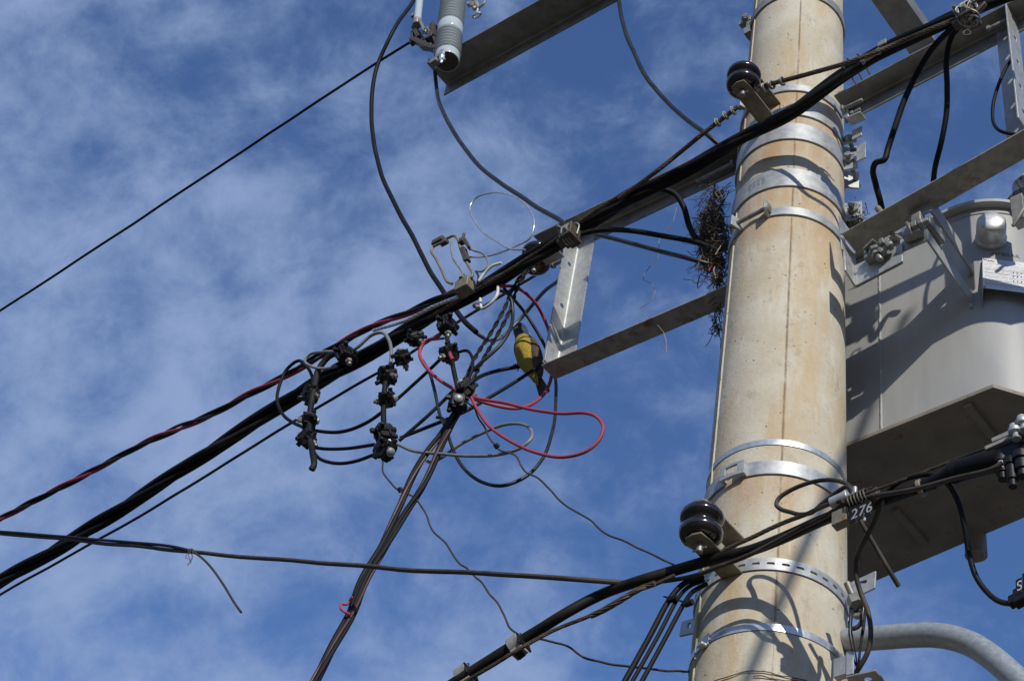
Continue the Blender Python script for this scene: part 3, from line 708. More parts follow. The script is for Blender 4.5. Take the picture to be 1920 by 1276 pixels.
# red, black and bare triplex on the left
tp = resample(path([(-40, 992, .26), (0, 972), (60, 941), (170, 884), (280, 826), (340, 800), (400, 775), (470, 737), (530, 707), (600, 667), (650, 637), (700, 610), (770, 584), (820, 561), (858, 545, .29)], .26, 10), .02)
tt = thing('service_drop', 'red, black and bare conductors loosely twisted together above the thick bundle', 'cable', at(400, 775, .26))
tw = twist(tp, 3, [.009+.004*mnoise.noise((i*.05, 0, 2)) for i in range(len(tp))], .0075, .62, 2.2)
for q, mm, r_ in ((tw[0], REDC, .0072), (tw[1], RUBD, .0078), (tw[2], DGREYC, .0066)): MB().tube(q, r_, 9).build('conductor', mm, tt)
m = MB()
seg = resample(path([(700, 619, .28), (760, 601), (810, 576), (858, 556, .29)], .28, 8), .010)
for q in twist(seg, 4, .004, .003, .09): m.tube(q, .0034, 6)
m.build('bare_strand', SILV, tt)

# red loops
cable('service_cable', 'red cable looping wide below the connectors to the foot of the post', 'cable', path([(935, 537, .25), (960, 537, .2), (985, 549, .12), (1005, 570, .05), (1020, 597, -.02), (1035, 640, -.06), (1036, 690, -.06), (1030, 718, -.04), (1016, 743, 0), (992, 760, .05), (960, 765, .12), (905, 753, .2), (858, 733, .25), (815, 706, .28), (793, 681, .3), (787, 657, .3), (798, 640, .3), (822, 630, .3), (832, 612, .29)], .2), 6.8, REDC)
cable('service_cable', 'red cable forming the big closed loop at the right of the connectors', 'cable', path([(880, 742, .26), (902, 748, .28), (950, 755, .27), (1000, 768, .25), (1050, 775, .24), (1095, 774, .24), (1118, 781, .24), (1131, 800, .24), (1124, 823, .24), (1100, 845, .25), (1055, 857, .26), (1005, 848, .27), (955, 825, .28), (915, 795, .29), (893, 764, .29), (884, 745, .28)], .25), 6.8, REDC)
cable('cable_stub', 'short red stub sticking out of the lower right connector above the red loops', 'cable', path([(843, 660, .31), (846, 668, .32), (850, 674, .325)], .3), 7, REDC)
# black and grey loops
cable('service_cable', 'dark cable in a large round loop passing behind the foot of the post', 'cable', path([(925, 540, .22), (952, 551, .16), (978, 578, .08), (1000, 610, .02), (1018, 641, -.03), (1030, 668, -.06), (1040, 705, -.05), (1042, 755, .0), (1036, 810, .06), (1018, 858, .1), (985, 893, .14), (945, 909, .18), (905, 903, .2), (872, 880, .22), (850, 842, .23), (838, 805, .24), (825, 778, .24), (815, 735, .25), (805, 700, .26), (792, 676, .27)], .2), 7, DGREYC)
cable('service_cable', 'slate black cable bowing past the bird down to the lower connector', 'cable', path([(945, 540, .22), (958, 560, .2), (962, 590, .18), (955, 620, .2), (935, 650, .22), (895, 687, .24), (855, 727, .24), (800, 781, .25), (748, 826, .26)], .2), 7, DGREYC)
cable('service_cable', 'straight black cable from behind the post to the lower connector', 'cable', path([(1022, 676, -.06), (1005, 690, -.02), (960, 719, .05), (912, 748, .12), (880, 766, .16), (820, 793, .2), (750, 821, .25)], .1), 7, RUB)
cable('perch_cable', 'black cable the yellow bird perches on', 'cable', path([(878, 728, .2), (890, 712, .15), (912, 701, .06), (945, 692, -.02), (975, 687, -.055), (1005, 683, -.06), (1030, 678, -.06)], .1), 7.5, RUB)
cable('service_cable', 'black cable between the middle connector and the red connector pair', 'cable', path([(735, 757, .25), (760, 735, .24), (795, 702, .24), (830, 668, .25)], .2), 6.5, RUB)
cable('service_cable', 'light grey cable looping right from the lower connector', 'cable', path([(745, 832, .28), (775, 845, .28), (830, 851, .27), (885, 855, .26), (935, 852, .25), (975, 840, .25), (995, 823, .24), (996, 806, .22), (978, 795, .2), (945, 796, .2), (905, 811, .2), (860, 835, .21), (825, 860, .22), (805, 866, .22), (797, 858, .22)], .25), 6.5, GREYC)
cable('service_cable', 'black cable loop at the far left of the connectors', 'cable', path([(590, 722, .29), (578, 690, .29), (558, 676, .29), (538, 692, .29), (524, 722, .29), (519, 750, .29), (530, 776, .28), (560, 797, .28), (590, 807, .28), (640, 809, .27), (690, 790, .27), (722, 768, .27)], .28), 6.5, RUB)
cable('service_cable', 'upper of two short black cables slung between the left and lower connectors', 'cable', path([(585, 838, .28), (610, 841), (650, 840), (702, 833)], .28), 6.8, RUB)
cable('service_cable', 'lower of two short black cables slung between the left and lower connectors', 'cable', path([(588, 848, .28), (602, 861), (635, 868), (670, 863), (705, 850)], .28), 6.8, RUB)
cable('service_cable', 'grey cable arched over the bundle into the upper middle connector', 'cable', path([(650, 665, .3), (672, 650, .31), (696, 629, .31), (716, 624, .31), (730, 640, .31), (734, 665, .31), (731, 690, .3)], .3), 6.8, GREYC)
cable('service_cable', 'short grey loop hugging the bundle left of the first connector', 'cable', path([(640, 660, .3), (605, 660, .31), (582, 664, .31), (572, 675, .31), (585, 687, .31), (608, 691, .31), (632, 686, .3)], .3), 5.5, GREYC)
cable('tap_cable', 'thick black tap cable hanging free at the left with a capped end', 'cable', path([(640, 660, .29), (618, 668, .3), (598, 692, .3), (589, 725, .31), (582, 770, .31), (580, 810, .31), (586, 850, .31), (588, 872, .31), (584, 880, .31)], .3), 12, RUBD)
cable('tap_cable', 'thick black tap cable upright between the middle connectors', 'cable', path([(726, 700, .3), (721, 730, .3), (719, 770, .3), (721, 815, .3)], .3), 10.5, RUBD)
cable('tap_cable', 'thick black tap cable between the two red wire connectors', 'cable', path([(838, 632, .3), (846, 670, .3), (853, 705, .3), (860, 735, .3)], .3), 9.5, RUBD)
cable('service_cable', 'grey cable bridging the two connectors beneath the bundle', 'cable', path([(800, 638, .28), (815, 636, .28), (832, 634, .28)], .28), 5, GREYC)
cable('service_cable', 'short black cable arch at the right of the red connectors', 'cable', path([(858, 660, .28), (875, 657, .27), (885, 668, .26), (886, 690, .26), (876, 718, .26)], .28), 6, RUB)
cable('service_cable', 'slate grey cable dipping below the bundle and rising behind the bird to the post', 'cable', path([(872, 603, .09), (893, 624, .06), (912, 636, .0), (930, 637, -.06), (955, 620, -.14), (975, 598, -.16), (1000, 568, -.14), (1020, 546, -.1), (1048, 526, -.05)], 0), 7.5, SLATEC)
# twisted dark pairs hanging from middle spool
for px, lab in (([(985, 505, .2), (965, 535, .2), (945, 580, .2), (918, 628, .2), (892, 668, .22), (868, 725, .25)], 'left strand pair of dark twisted wires below the middle spool insulator'), ([(990, 506, .19), (970, 540, .19), (955, 585, .19), (930, 632, .19), (905, 675, .21), (880, 728, .25)], 'right strand pair of dark twisted wires below the middle spool insulator')):
    t = thing('twisted_pair', lab, 'wire', at(px[0][0], px[0][1], .2))
    for q in twist(resample(path(px, .2, 8), .012), 2, .0042, .004, .09): MB().tube(q, .0044, 7).build('wire', RUBD, t)
# drop bundles to the bottom of the frame
for px, lab, ph, kk in (([(868, 752, .25), (840, 795, .25), (800, 850, .27), (768, 905, .28), (735, 980, .3), (708, 1035, .32), (680, 1085, .34), (655, 1150, .36), (622, 1212, .4), (575, 1300, .44)], 'dark red and black twisted drop cables on the left, running to the bottom edge', 0, .0),
                    ([(862, 770, .26), (845, 800, .25), (822, 845, .27), (795, 905, .28), (763, 957, .3), (722, 1028, .325), (688, 1086, .345), (661, 1149, .365), (627, 1211, .402), (579, 1301, .442)], 'dark red and black twisted drop cables on the right, touching the bottom edge', 2., .0)):
    t = thing('service_drop', lab, 'cable', at(px[0][0], px[0][1], .25))
    tw = twist(resample(path(px, .25, 8), .02), 3, .0058, .007, .8, ph)
    for q, mm in zip(tw, (RUB, DREDC, RUB)): MB().tube(wiggle(q, .003, 5, ph), .0084 if mm is not DREDC else .0062, 8).build('conductor', mm, t)
cable('wire_tie', 'pink wire tie hooked round the dark red drop cables', 'wire', path([(657, 1152, .385), (645, 1146, .39), (639, 1140, .4), (641, 1132, .4), (650, 1132, .39), (660, 1118, .38)], .39, 5), 5, REDC)
cable('service_cable', 'stray black cable crossing below the lower right connector', 'cable', path([(838, 800, .24), (830, 785, .24), (818, 782, .25)], .24, 5), 6, RUB)
cable('bare_wire', 'thin silver wire coiled in an open loop above the bundle', 'wire', path([(985, 468, .3), (958, 467, .31), (930, 452, .32), (903, 432, .32), (886, 408, .33), (882, 384, .33), (893, 370, .33), (918, 362, .33), (950, 364, .33), (978, 377, .33), (996, 398, .32), (1001, 424, .32), (993, 447, .31), (968, 461, .31), (935, 474, .3), (905, 481, .3), (880, 482, .3)], .3), 3.6, SILV)

# fine wavy telephone wires
wp = wiggle(path([(718, 862, .28), (720, 885), (733, 906), (750, 917, .28), (770, 930), (792, 952), (806, 982), (826, 1010), (842, 1028), (862, 1052), (888, 1076), (912, 1102), (932, 1132), (951, 1162), (966, 1185, .3), (1000, 1196), (1058, 1209), (1108, 1234), (1170, 1247), (1230, 1253), (1300, 1257, .1)], .28, 10), .010, 9, 2)
o = cable('telephone_wire', 'thin wavy wire from the lower connector down past the clip to the pole', 'wire', wp, 4.0, BROWNC)
wp2 = wiggle(path([(876, 752, .28), (888, 768), (900, 787), (915, 815), (932, 835), (960, 855), (985, 880), (1010, 898), (1040, 925), (1062, 946), (1092, 965), (1130, 995), (1190, 1025), (1240, 1045), (1272, 1062, .3)], .28, 10), .010, 9, 5)
cable('telephone_wire', 'thin wavy wire from the silver bolt connector down right to the lower insulator', 'wire', wp2, 3.8, BROWNC)
for (x, y, lab) in ((750, 917, 'small dark splice blob on the left wavy wire'), (931, 835, 'small dark splice blob on the right wavy wire')):
    c = at(x, y, .28); m = MB(); m.ell(c, A*.013-Z*.008, N*.008, Z*.008+A*.005); m.box(c-Z*.007+A*.003, A*.006, N*.004, Z*.006); o = m.build('wire_splice', PLAST, None, loc=c); tag(o, lab, 'splice')

# telephone drop with loose end
dp = path([(-40, 996, .45), (0, 1000), (180, 1016), (360, 1034), (600, 1055), (850, 1073), (1050, 1084), (1195, 1092, .34)], .45, 10)
t = thing('telephone_drop', 'long brown drop cable sagging across the lower left of the sky', 'cable', dp[0])
MB().tube(wiggle(dp, .006, 3, 4), 4.3/pxm(dp[40]), 9).build('cable', BROWNC, t)
MB().tube(wiggle(path([(-40, 992, .46), (0, 996), (180, 1011), (330, 1025), (362, 1033)], .46), .003, 3, 9), 2.6/pxm(dp[20]), 8).build('second_cable', RUBD, t)
MB().tube(path([(355, 1030, .46), (372, 1040), (395, 1062), (420, 1097), (440, 1130), (452, 1147)], .46), 2.0/pxm(dp[20]), 7).build('loose_end', BROWNC, t)
m = MB()
for k in range(4): m.tube(wiggle(path([(350+k*4, 1028, .47), (352+3*k, 1045), (358-2*k, 1052+3*k)], .47), .012, 30, k), .0011, 5)
for k in range(3):
    c = at(352+k*2, 1033, .45); m.tube([c+Z*(.009*math.cos(i*.7))+N*(.009*math.sin(i*.7))+A*(.001*i) for i in range(10)], .0022, 6)
m.build('tie_wire', ROPE, t)
for (x, y) in ((852, 1076), (1150, 1087)): pass

# three dark cables at lower left of pole
for k, px in enumerate(([(1158, 1300, .4), (1215, 1198, .36), (1258, 1120, .33), (1285, 1092, .3), (1318, 1080, .26)], [(1172, 1300, .4), (1230, 1198, .36), (1272, 1120, .32), (1295, 1098, .28), (1320, 1088, .25)], [(1190, 1300, .4), (1245, 1200, .36), (1286, 1125, .32), (1302, 1106, .28), (1325, 1094, .25)])):
    cable('service_cable', ['left one of three dark cables dropping from below the lower insulator', 'middle one of three dark cables dropping from below the lower insulator', 'right one of three dark cables dropping from below the lower insulator'][k], 'cable', path(px, .3), (11, 8, 9)[k], RUB, 'dark cables under the lower insulator')
for k, (x, y) in enumerate(((1262, 1122), (1292, 1130))):
    c = at(x, y, .34); m = MB(); m.tube([c-A*.012, c+A*.012], .009, 8); m.box(c+(Z*.5-A*.8)*.025, (Z*.5-A*.8)*.014, N*.003, A*.003); o = m.build('cable_tie', PLAST, None, loc=c); tag(o, ['black cable tie on the left of the three dark cables', 'black cable tie on the right of the three dark cables'][k], 'cable tie')

# ------------------------------------------------------------------ spool insulators
def spool(label, px, py, o, zoff=0, bracket=True, d=.062, length=.19, axis=Z):
    c = at(px, py, o)                          # centre of the lower face
    t = thing('spool_insulator', label, 'insulator', c, 'brown porcelain spool insulators')
    k = d
    prof = [(k*.45, -.002), (k*.62, .0), (k*.86, .004), (k*.97, .014), (k*1.0, .024), (k*.96, .034), (k*.80, .040), (k*.70, .046), (k*.70, .054), (k*.80, .060), (k*.96, .066), (k*1.0, .076), (k*.97, .086), (k*.86, .096), (k*.6, .1), (k*.4, .102)]
    MB().lathe(prof, c, axis, 40).build('spool', PORB, t, ang=60)
    m = MB()
    for zz0 in (-.012, .108):
        hx = [(-.038, -.006), (-.026, -.034), (-.0, -.040), (.026, -.034), (.032, 0), (.032, length), (-.032, length), (-.032, 0)]
        m.prism([c+A*x+(-N)*y+Z*zz0 for x, y in hx], Z*(.007 if zz0 < 0 else .007))
    m.box(c-N*(length+.003)+Z*.0505, A*.032, N*.003, Z*.0625)
    m.build('clevis', BRACK, t, bevel=.001)
    m = MB(); m.lathe([(.006, -.045), (.010, -.042), (.010, .125), (.017, .128), (.017, .135)], c, Z, 14); m.tube([c-Z*.032-A*.022, c-Z*.032+A*.022], .003, 6); m.build('pin', BOLT, t)
    return t, c
t1, c1 = spool('brown spool insulator on a bracket at the upper left of the pole', 1393, 166, .37)
t2, c2 = spool('larger looking brown spool insulator low on the pole over the slotted band', 1313, 1012, .37)
# shoe of the lower bracket against the pole
m = MB(); q = c2-N*.19+A*0; m.box(q+Z*.045-N*.008, A*.045, N*.004, Z*.075); m.build('back_plate', GALV, t2, bevel=.001)
# middle spool behind the bundle, hung from the frame's upper beam
c = at(1003, 496, .13)
t3 = thing('spool_insulator', 'brown spool insulator half hidden behind the cable bundle, left of the post', 'insulator', c, 'brown porcelain spool insulators')
MB().lathe([(.03, -.002), (.045, .0), (.056, .006), (.062, .018), (.060, .032), (.046, .042), (.044, .054), (.060, .064), (.062, .078), (.056, .09), (.045, .096), (.03, .098)], c-Z*.01, Z, 36).build('spool', PORB, t3, ang=60)
m = MB(); m.prism([c+A*y+N*x-Z*.010 for x, y in ((-.022, -.02), (0, -.028), (.022, -.02), (.024, .13), (-.024, .13))], Z*.005); m.build('clevis', GALV, t3, bevel=.001)
m = MB(); m.lathe([(.009, -.04), (.009, .1)], c, Z, 12); m.build('pin', GALV, t3)

# ------------------------------------------------------------------ clamps on the bundle
def clamp(label, px, py, o, kind):
    c = at(px, py, o); d = (at(px+20, py-11, o)-c).normalized(); up = d.cross(N).normalized()
    if up.z < 0: up = -up
    t = thing('cable_clamp', label, 'clamp', c)
    m = MB(); m.box(c, d*.028, N*.03, up*.036); m.box(c-up*.03+d*.01, d*.022, N*.036, up*.01); m.box(c-d*.03-up*.02, d*.018, N*.016, up*.012)
    m.build('body', DARKM, t, bevel=.003)
    m = MB()
    for k in (-.6, 0, .6):
        pts = [c+d*(.02*k+.002*math.sin(i))+(up*math.cos(i*.63)*.042+N*math.sin(i*.63)*.036) for i in range(11)]
        m.tube(catmull(pts, 4), .0034, 6)
    m.tube(catmull([c+up*.04, c+up*.055+d*.02, c+up*.03+d*.04, c+d*.035-up*.02], 5), .0034, 6); m.build('lashing', GALVD, t)
    m = MB(); m.bolt(c-N*.03*-1-d*.02+up*.015, N, .007, .02, .012); m.bolt(c+N*.03+d*.01-up*.015, N, .007, .02, .012); m.build('bolt', BOLT, t)
    return t, c, d, up
clamp('rusty square cable clamp lashed to the bundle over the post top', 1068, 440, OB+.03, 0)
t, c, d, up = clamp('wire lashed dark clamp gripping the cables at the top right', 1812, 30, OB+.03, 1)
m = MB()
m.prism([c+d*.0-up*.035-N*.0, c+d*.075+up*.0, c+d*.072-up*.012, c+d*.01-up*.065], N*.018)
m.build('tail_wedge', DARKM, t, bevel=.002)
m = MB(); cc = at(1813, 62, .32); m.tube([cc+(A*.7-N*.3)*(.015*math.cos(i*.4))+Z*(.014*math.sin(i*.4)) for i in range(17)], .003, 6); m.build('ring', DARKM, t)
for k in range(7):
    a0 = random.uniform(0, 6); m = MB(); pts = [c+d*(random.uniform(-.035, .03)+.003*i)+(up*math.cos(a0+i*.7)*(.045+.01*random.random())+N*math.sin(a0+i*.7)*.04) for i in range(9)]
    m.tube(catmull(pts, 4), .0028, 6); m.build('lashing', GALVD, t)
# bracket box with the wire frame above the bundle
c = at(872, 537, .31); bx = thing('wire_bracket', 'grey clamp box with bent wire frame rising above the bundle', 'bracket', c)
d = (at(892, 526, .31)-c).normalized(); up = Vector(-d.cross(N)).normalized(); up = up if up.z > 0 else -up
m = MB(); m.box(c, d*.033, N*.026, up*.030); m.box(c+up*.031, d*.025, N*.02, up*.004); m.build('clamp_box', BRACK, bx, bevel=.004)
m = MB(); m.bolt(at(866, 518, .335), Z, .006, .016, .011); m.bolt(at(893, 573, .31), at(902, 582, .31)-at(893, 573, .31), .008, .025, .014); m.build('bolt', BOLT, bx)
WB = .32
MB().tube(path([(848, 532, WB), (838, 527), (830, 510), (818, 486), (809, 470), (812, 463), (825, 456), (840, 446), (851, 442), (858, 448), (863, 465), (870, 482), (878, 497), (886, 512), (885, 519), (876, 523)], WB, 5), .0058, 8).build('frame_rod', BRACK, bx)
m = MB(); m.box(at(822, 452, WB), (at(833, 446, WB)-at(822, 452, WB))*.9, N*.012, Z*.012); m.box(at(833, 455, WB+.005), A*.018, N*.01, Z*.008); m.build('upper_block', DARKM, bx, bevel=.002)
m = MB(); m.box(at(867, 452, WB), A*.012, N*.012, Z*.012); m.box(at(875, 456, WB), (at(880, 462, WB)-at(870, 446, WB))*.6, N*.01, A*.008); m.lathe([(.006, 0), (.007, .03)], at(868, 447, WB), Z, 8); m.box(at(872, 478, WB), (at(876, 490, WB)-at(868, 466, WB))*.5, N*.012, A*.012); m.build('side_block', DARKM, bx, bevel=.002)
MB().tube(path([(848, 447, WB), (846, 458), (848, 478), (851, 487), (862, 503), (870, 515)], WB, 5), .004, 7).build('wire_tail', GALVD, bx)
MB().tube(path([(880, 458, WB), (885, 468), (903, 474), (913, 484), (914, 500), (905, 508), (892, 508)], WB, 6), .0042, 7).build('wire_tail', GREYC, bx)
MB().tube(path([(892, 508, WB), (897, 518), (895, 530)], WB, 6), .0042, 7).build('wire_tail', DGREYC, bx)
for px, lab in (([(897, 527, .33), (908, 512, .33), (922, 499, .33), (940, 493, .32)], 'white taped wire end above the bundle beside the clamp box'), ([(934, 536, .25), (931, 555, .25), (918, 570, .25), (904, 578, .25), (900, 560, .25)], 'white taped wire hook hanging below the bundle')):
    cable('taped_wire', lab, 'wire', path(px, .3, 5), 6, WHITET)

# ------------------------------------------------------------------ piercing connectors
CG = 'black insulation piercing connectors'
def make_connector():
    t = thing('cable_connector', 'x', 'connector', (0, 0, 0), CG); X = Vector((1, 0, 0)); Y = Vector((0, 1, 0))
    m = MB()
    def octo(w, h, c): return [(w, -h+c), (w, h-c), (w-c, h), (-w+c, h), (-w, h-c), (-w, -h+c), (-w+c, -h), (w-c, -h)]
    m.prism([Vector((x, -.019, z+.014)) for x, z in octo(.025, .011, .007)], Y*.038)          # upper jaw
    m.prism([Vector((x, -.020, z-.014)) for x, z in octo(.023, .011, .006)], Y*.040)          # lower jaw
    m.lathe([(.013, -.027), (.016, -.024), (.016, .024), (.013, .028)], (0, 0, 0), Z, 14)     # bolt turret
    for y_ in (-.0195, .0195):
        m.lathe([(.009, -.027), (.0105, -.025), (.0105, .025), (.009, .027)], (.004, y_*.75, .001), X, 12)   # cable grooves
    for k in (-1, 1):
        for q in (-.010, .010): m.box((k*.0235, q, .004*k), X*.004, Y*.0028, Z*.021)          # clamp ribs
        m.box((k*.011, .021*k, .012), X*.0035, Y*.004, Z*.010); m.box((k*.006, -.022, -.010*k), X*.003, Y*.0035, Z*.012)
    m.box((-.030, .006, .013), X*.008, Y*.0055, Z*.007); m.box((.029, -.007, -.015), X*.0075, Y*.005, Z*.006); m.box((.004, .012, -.028), X*.006, Y*.004, Z*.005)
    m.lathe([(.006, 0), (.0075, .004), (.0075, .016), (.006, .020)], (-.014, -.020, .004), Vector((-.5, -1, .2)), 10)
    m.build('body', PLAST, t, bevel=.0015)
    m = MB(); m.lathe([(.011, .022), (.013, .027), (.013, .031), (.008, .036), (.002, .0375)], (0, 0, 0), Z, 16); m.build('bolt_cap', GALV, t)
    m = MB(); m.lathe([(.0055, -.05), (.0065, -.048), (.0065, -.02)], (.004, 0, 0), Z, 10); m.hexa(Vector((.004, 0, -.040)), Z, .011, .012); m.build('bolt', BOLT, t)
    return t
def copy_thing(t):
    c = t.copy(); COL.objects.link(c)
    for ch in list(t.children):
        q = ch.copy(); COL.objects.link(q); q.parent = c
    return c
proto = make_connector()
CONN = [  # px, py, o, cap direction in the picture (dx, dy, towards viewer), scale, label
    (648, 664, .315, (-.3, -.9, .3), 1.15, 'black connector clamped on the bundle at the short grey loop'),
    (582, 740, .30, (-.9, -.3, .2), 1.05, 'black connector with its bolt pointing right, at the bundle edge above two others'),
    (580, 787, .31, (.7, .1, -.7), .95, 'black connector in the middle of the left hanging tap cable'),
    (575, 822, .31, (-.6, -.5, .6), 1.0, 'lowest black connector on the left hanging tap cable'),
    (726, 704, .30, (-.9, -.2, .2), 1.1, 'black connector with rightward bolt under the grey arch'),
    (726, 748, .30, (.8, -.1, -.4), .95, 'black connector in the middle of the upright tap cable'),
    (720, 812, .30, (-.3, -.8, .5), 1.1, 'black connector with a silver cap at the foot of the upright tap cable'),
    (722, 842, .29, (.8, .4, -.2), 1.15, 'bulky black connector lowest of all, with cables leaving on both sides'),
    (779, 635, .30, (-.7, -.5, .3), .95, 'black connector tight under the bundle with a dark tail pin'),
    (754, 670, .30, (-.2, -.7, .7), .95, 'black connector with a round silver cap between bundle and upright tap cable'),
    (838, 610, .30, (.0, -.95, .1), 1.1, 'black connector under the bundle that the red cable starts from'),
    (842, 662, .30, (.6, -.2, -.7), 1.0, 'black connector holding the red stub'),
    (874, 728, .29, (-.5, -.5, .7), .95, 'black connector with a silver cap where the perch cable begins'),
    (858, 755, .29, (.1, -.5, .9), 1.05, 'black connector with a silver hex bolt above the drop cables'),
]
for i, (x, y, o, dr, sc_, lab) in enumerate(CONN):
    t = proto if i == 0 else copy_thing(proto)
    c = at(x, y, o); rt = (at(x+10, y, o)-c).normalized(); dn = (at(x, y+10, o)-c).normalized(); vw = (CAM-c).normalized()
    zd = (rt*dr[0]+dn*dr[1]+vw*dr[2]).normalized(); xd = zd.cross(vw if i % 2 else rt+dn*.3); xd.normalize(); yd = zd.cross(xd)
    t.rotation_mode = 'QUATERNION'; t.rotation_quaternion = Matrix((xd, yd, zd)).transposed().to_quaternion(); t.location = c; t.scale = (sc_*1.15,)*3
    t['label'] = lab

# ------------------------------------------------------------------ bird
def bird():
    bo = -.05; c0 = at(985, 655, bo)
    t = thing('perched_bird', 'yellow bellied bird with black and white head perched beside the post', 'bird', c0)
    spine = [(973, 607, 0), (974, 612, 9), (975.5, 619, 13.5), (978, 626, 14), (981, 634, 15), (983, 643, 19), (986, 655, 23), (989, 667, 24), (993, 679, 21.5), (998, 691, 17), (1003, 702, 12), (1007, 711, 9)]
    raw = catmull([Vector((x, y, r*(.93 if y > 640 else 1))) for x, y, r in spine], 5); n = 44
    pts = [at(q.x, q.y, bo) for q in raw]
    vw = (CAM-c0).normalized(); rt = (at(1010, 655, bo)-at(985, 655, bo)).normalized()
    vs = []; fs = []; mi = []
    sc = 1/pxm(c0)
    T, U, V = frames(pts)
    for i, p in enumerate(pts):
        r = max(raw[i].z, 1.0)*sc; tt_ = T[i]; f = (vw-tt_*vw.dot(tt_)).normalized(); s = tt_.cross(f)
        if s.dot(rt) < 0: s = -s
        for k in range(n):
            a = 2*math.pi*k/n; vs.append(p+(s*math.cos(a)+f*math.sin(a)*1.03)*r)
    for i in range(len(pts)-1):
        y = (raw[i].y+raw[i+1].y)/2; r = (raw[i].z+raw[i+1].z)/2
        for k in range(n):
            k2 = (k+1) % n; fs.append((i*n+k, i*n+k2, (i+1)*n+k2, (i+1)*n+k))
            a = 2*math.pi*(k+.5)/n; fr = math.sin(a); u = math.cos(a)*r+1.5*mnoise.noise((i*.22, k*.22, 4)); yy = y+1.5*mnoise.noise((k*.2, i*.2, 9))
            if fr < -.3: q = 2 if yy < 628 else 1                       # back of head, back
            elif yy < 611: q = 2                                         # crown
            elif yy < 621: q = 3 if u > 6.5 else 2                       # mask, white brow running to the nape
            elif yy < 624.0: q = 3 if (u > 6 or -10 < u < -2) else 2       # pale stripe under the mask
            elif yy < 635: q = 2 if u < 3.5 else 3                       # shadow under the chin painted black, white throat side
            elif yy < 640+.15*u: q = 3 if u > 2 else 2
            else: q = 0 if u < .70*r else 1
            mi.append(q)
    fs.append(tuple(range(n-1, -1, -1))); mi.append(2); fs.append(tuple((len(pts)-1)*n+k for k in range(n))); mi.append(1)
    m = MB(); m.add(vs, fs); b = m.build('body', YEL, t)
    for q in (BRNF, BLKF, WHTF): b.data.materials.append(q)
    if len(b.data.polygons) == len(mi): b.data.polygons.foreach_set('material_index', mi)
    # wings folded at the sides
    m = MB(); wl = path([(994, 632, bo+.005), (1000, 646), (1005, 664), (1008, 682), (1010, 700), (1011, 712)], bo, 5); rr = [(3+9*math.sin(math.pi*min(i/(len(wl)-1)*1.05, 1))**.7)*sc for i in range(len(wl))]
    m.tube(wl, rr, 12); m.build('wing', BRNF, t)
    m = MB(); wl = path([(968, 638, bo-.03), (970, 655), (978, 676), (990, 700)], bo-.03, 5); rr = [(2+6*math.sin(math.pi*i/(len(wl)-1)))*sc for i in range(len(wl))]; m.tube(wl, rr, 12); m.build('wing', BRNF, t)
    # tail: layered flat feathers
    m = MB()
    for k in range(5):
        p0 = at(1003+k*1.3, 702, bo-.004+.001*k); p1 = at(1015+k*3.4, 742-k*1.6, bo-.006+.0012*k); u = (p1-p0); w_ = u.cross(vw).normalized()*(4.6*sc)
        m.prism([p0-w_*.8, p0+w_*.8, p1+w_*.9-u*.04, p1, p1-w_*.9-u*.04], vw*.0018)
    m.build('tail', BRNF, t)
    m = MB(); p0 = at(1002, 696, bo+.012); p1 = at(1008, 722, bo+.006); m.tube([p0, p0.lerp(p1, .5), p1], [9*sc, 6.5*sc, 1.5*sc], 12); m.build('undertail', YEL, t)
    m = MB(); hb = at(967, 617, bo+.018); tip = at(959.5, 612, bo+.022); m.tube([hb, hb.lerp(tip, .5), tip], [4.2*sc, 2.8*sc, .6*sc], 10); m.build('beak', HORN, t)
    for (x, y, oo) in ((970.5, 615, .026),): 
        e = at(x, y, bo+oo); m = MB(); m.ell(e, A*2*sc, N*2*sc, Z*2*sc, 10, 7); m.build('eye', EYE, t)
    # feet gripping the cable
    for fx in (968, 992):
        fy = 689 if fx < 980 else 685; c = at(fx, fy, -.055); m = MB()
        for k in range(3):
            off = A*((k-1)*.0048); m.tube(catmull([c+off*.4+N*.0-Z*-.010, c+off+N*.012+Z*.006, c+off+N*.013-Z*.004, c+off+N*.006-Z*.013], 4), [.0026]*5+[.0024]*4+[.0018]*3+[.0008], 7)
        m.tube(catmull([c+Z*.010, c-N*.012+Z*.003, c-N*.009-Z*.010], 4), .0022, 7); m.tube([c+Z*.009, c+Z*.03+N*-.004], .0028, 7); m.build('foot', HORN, t)
bird()

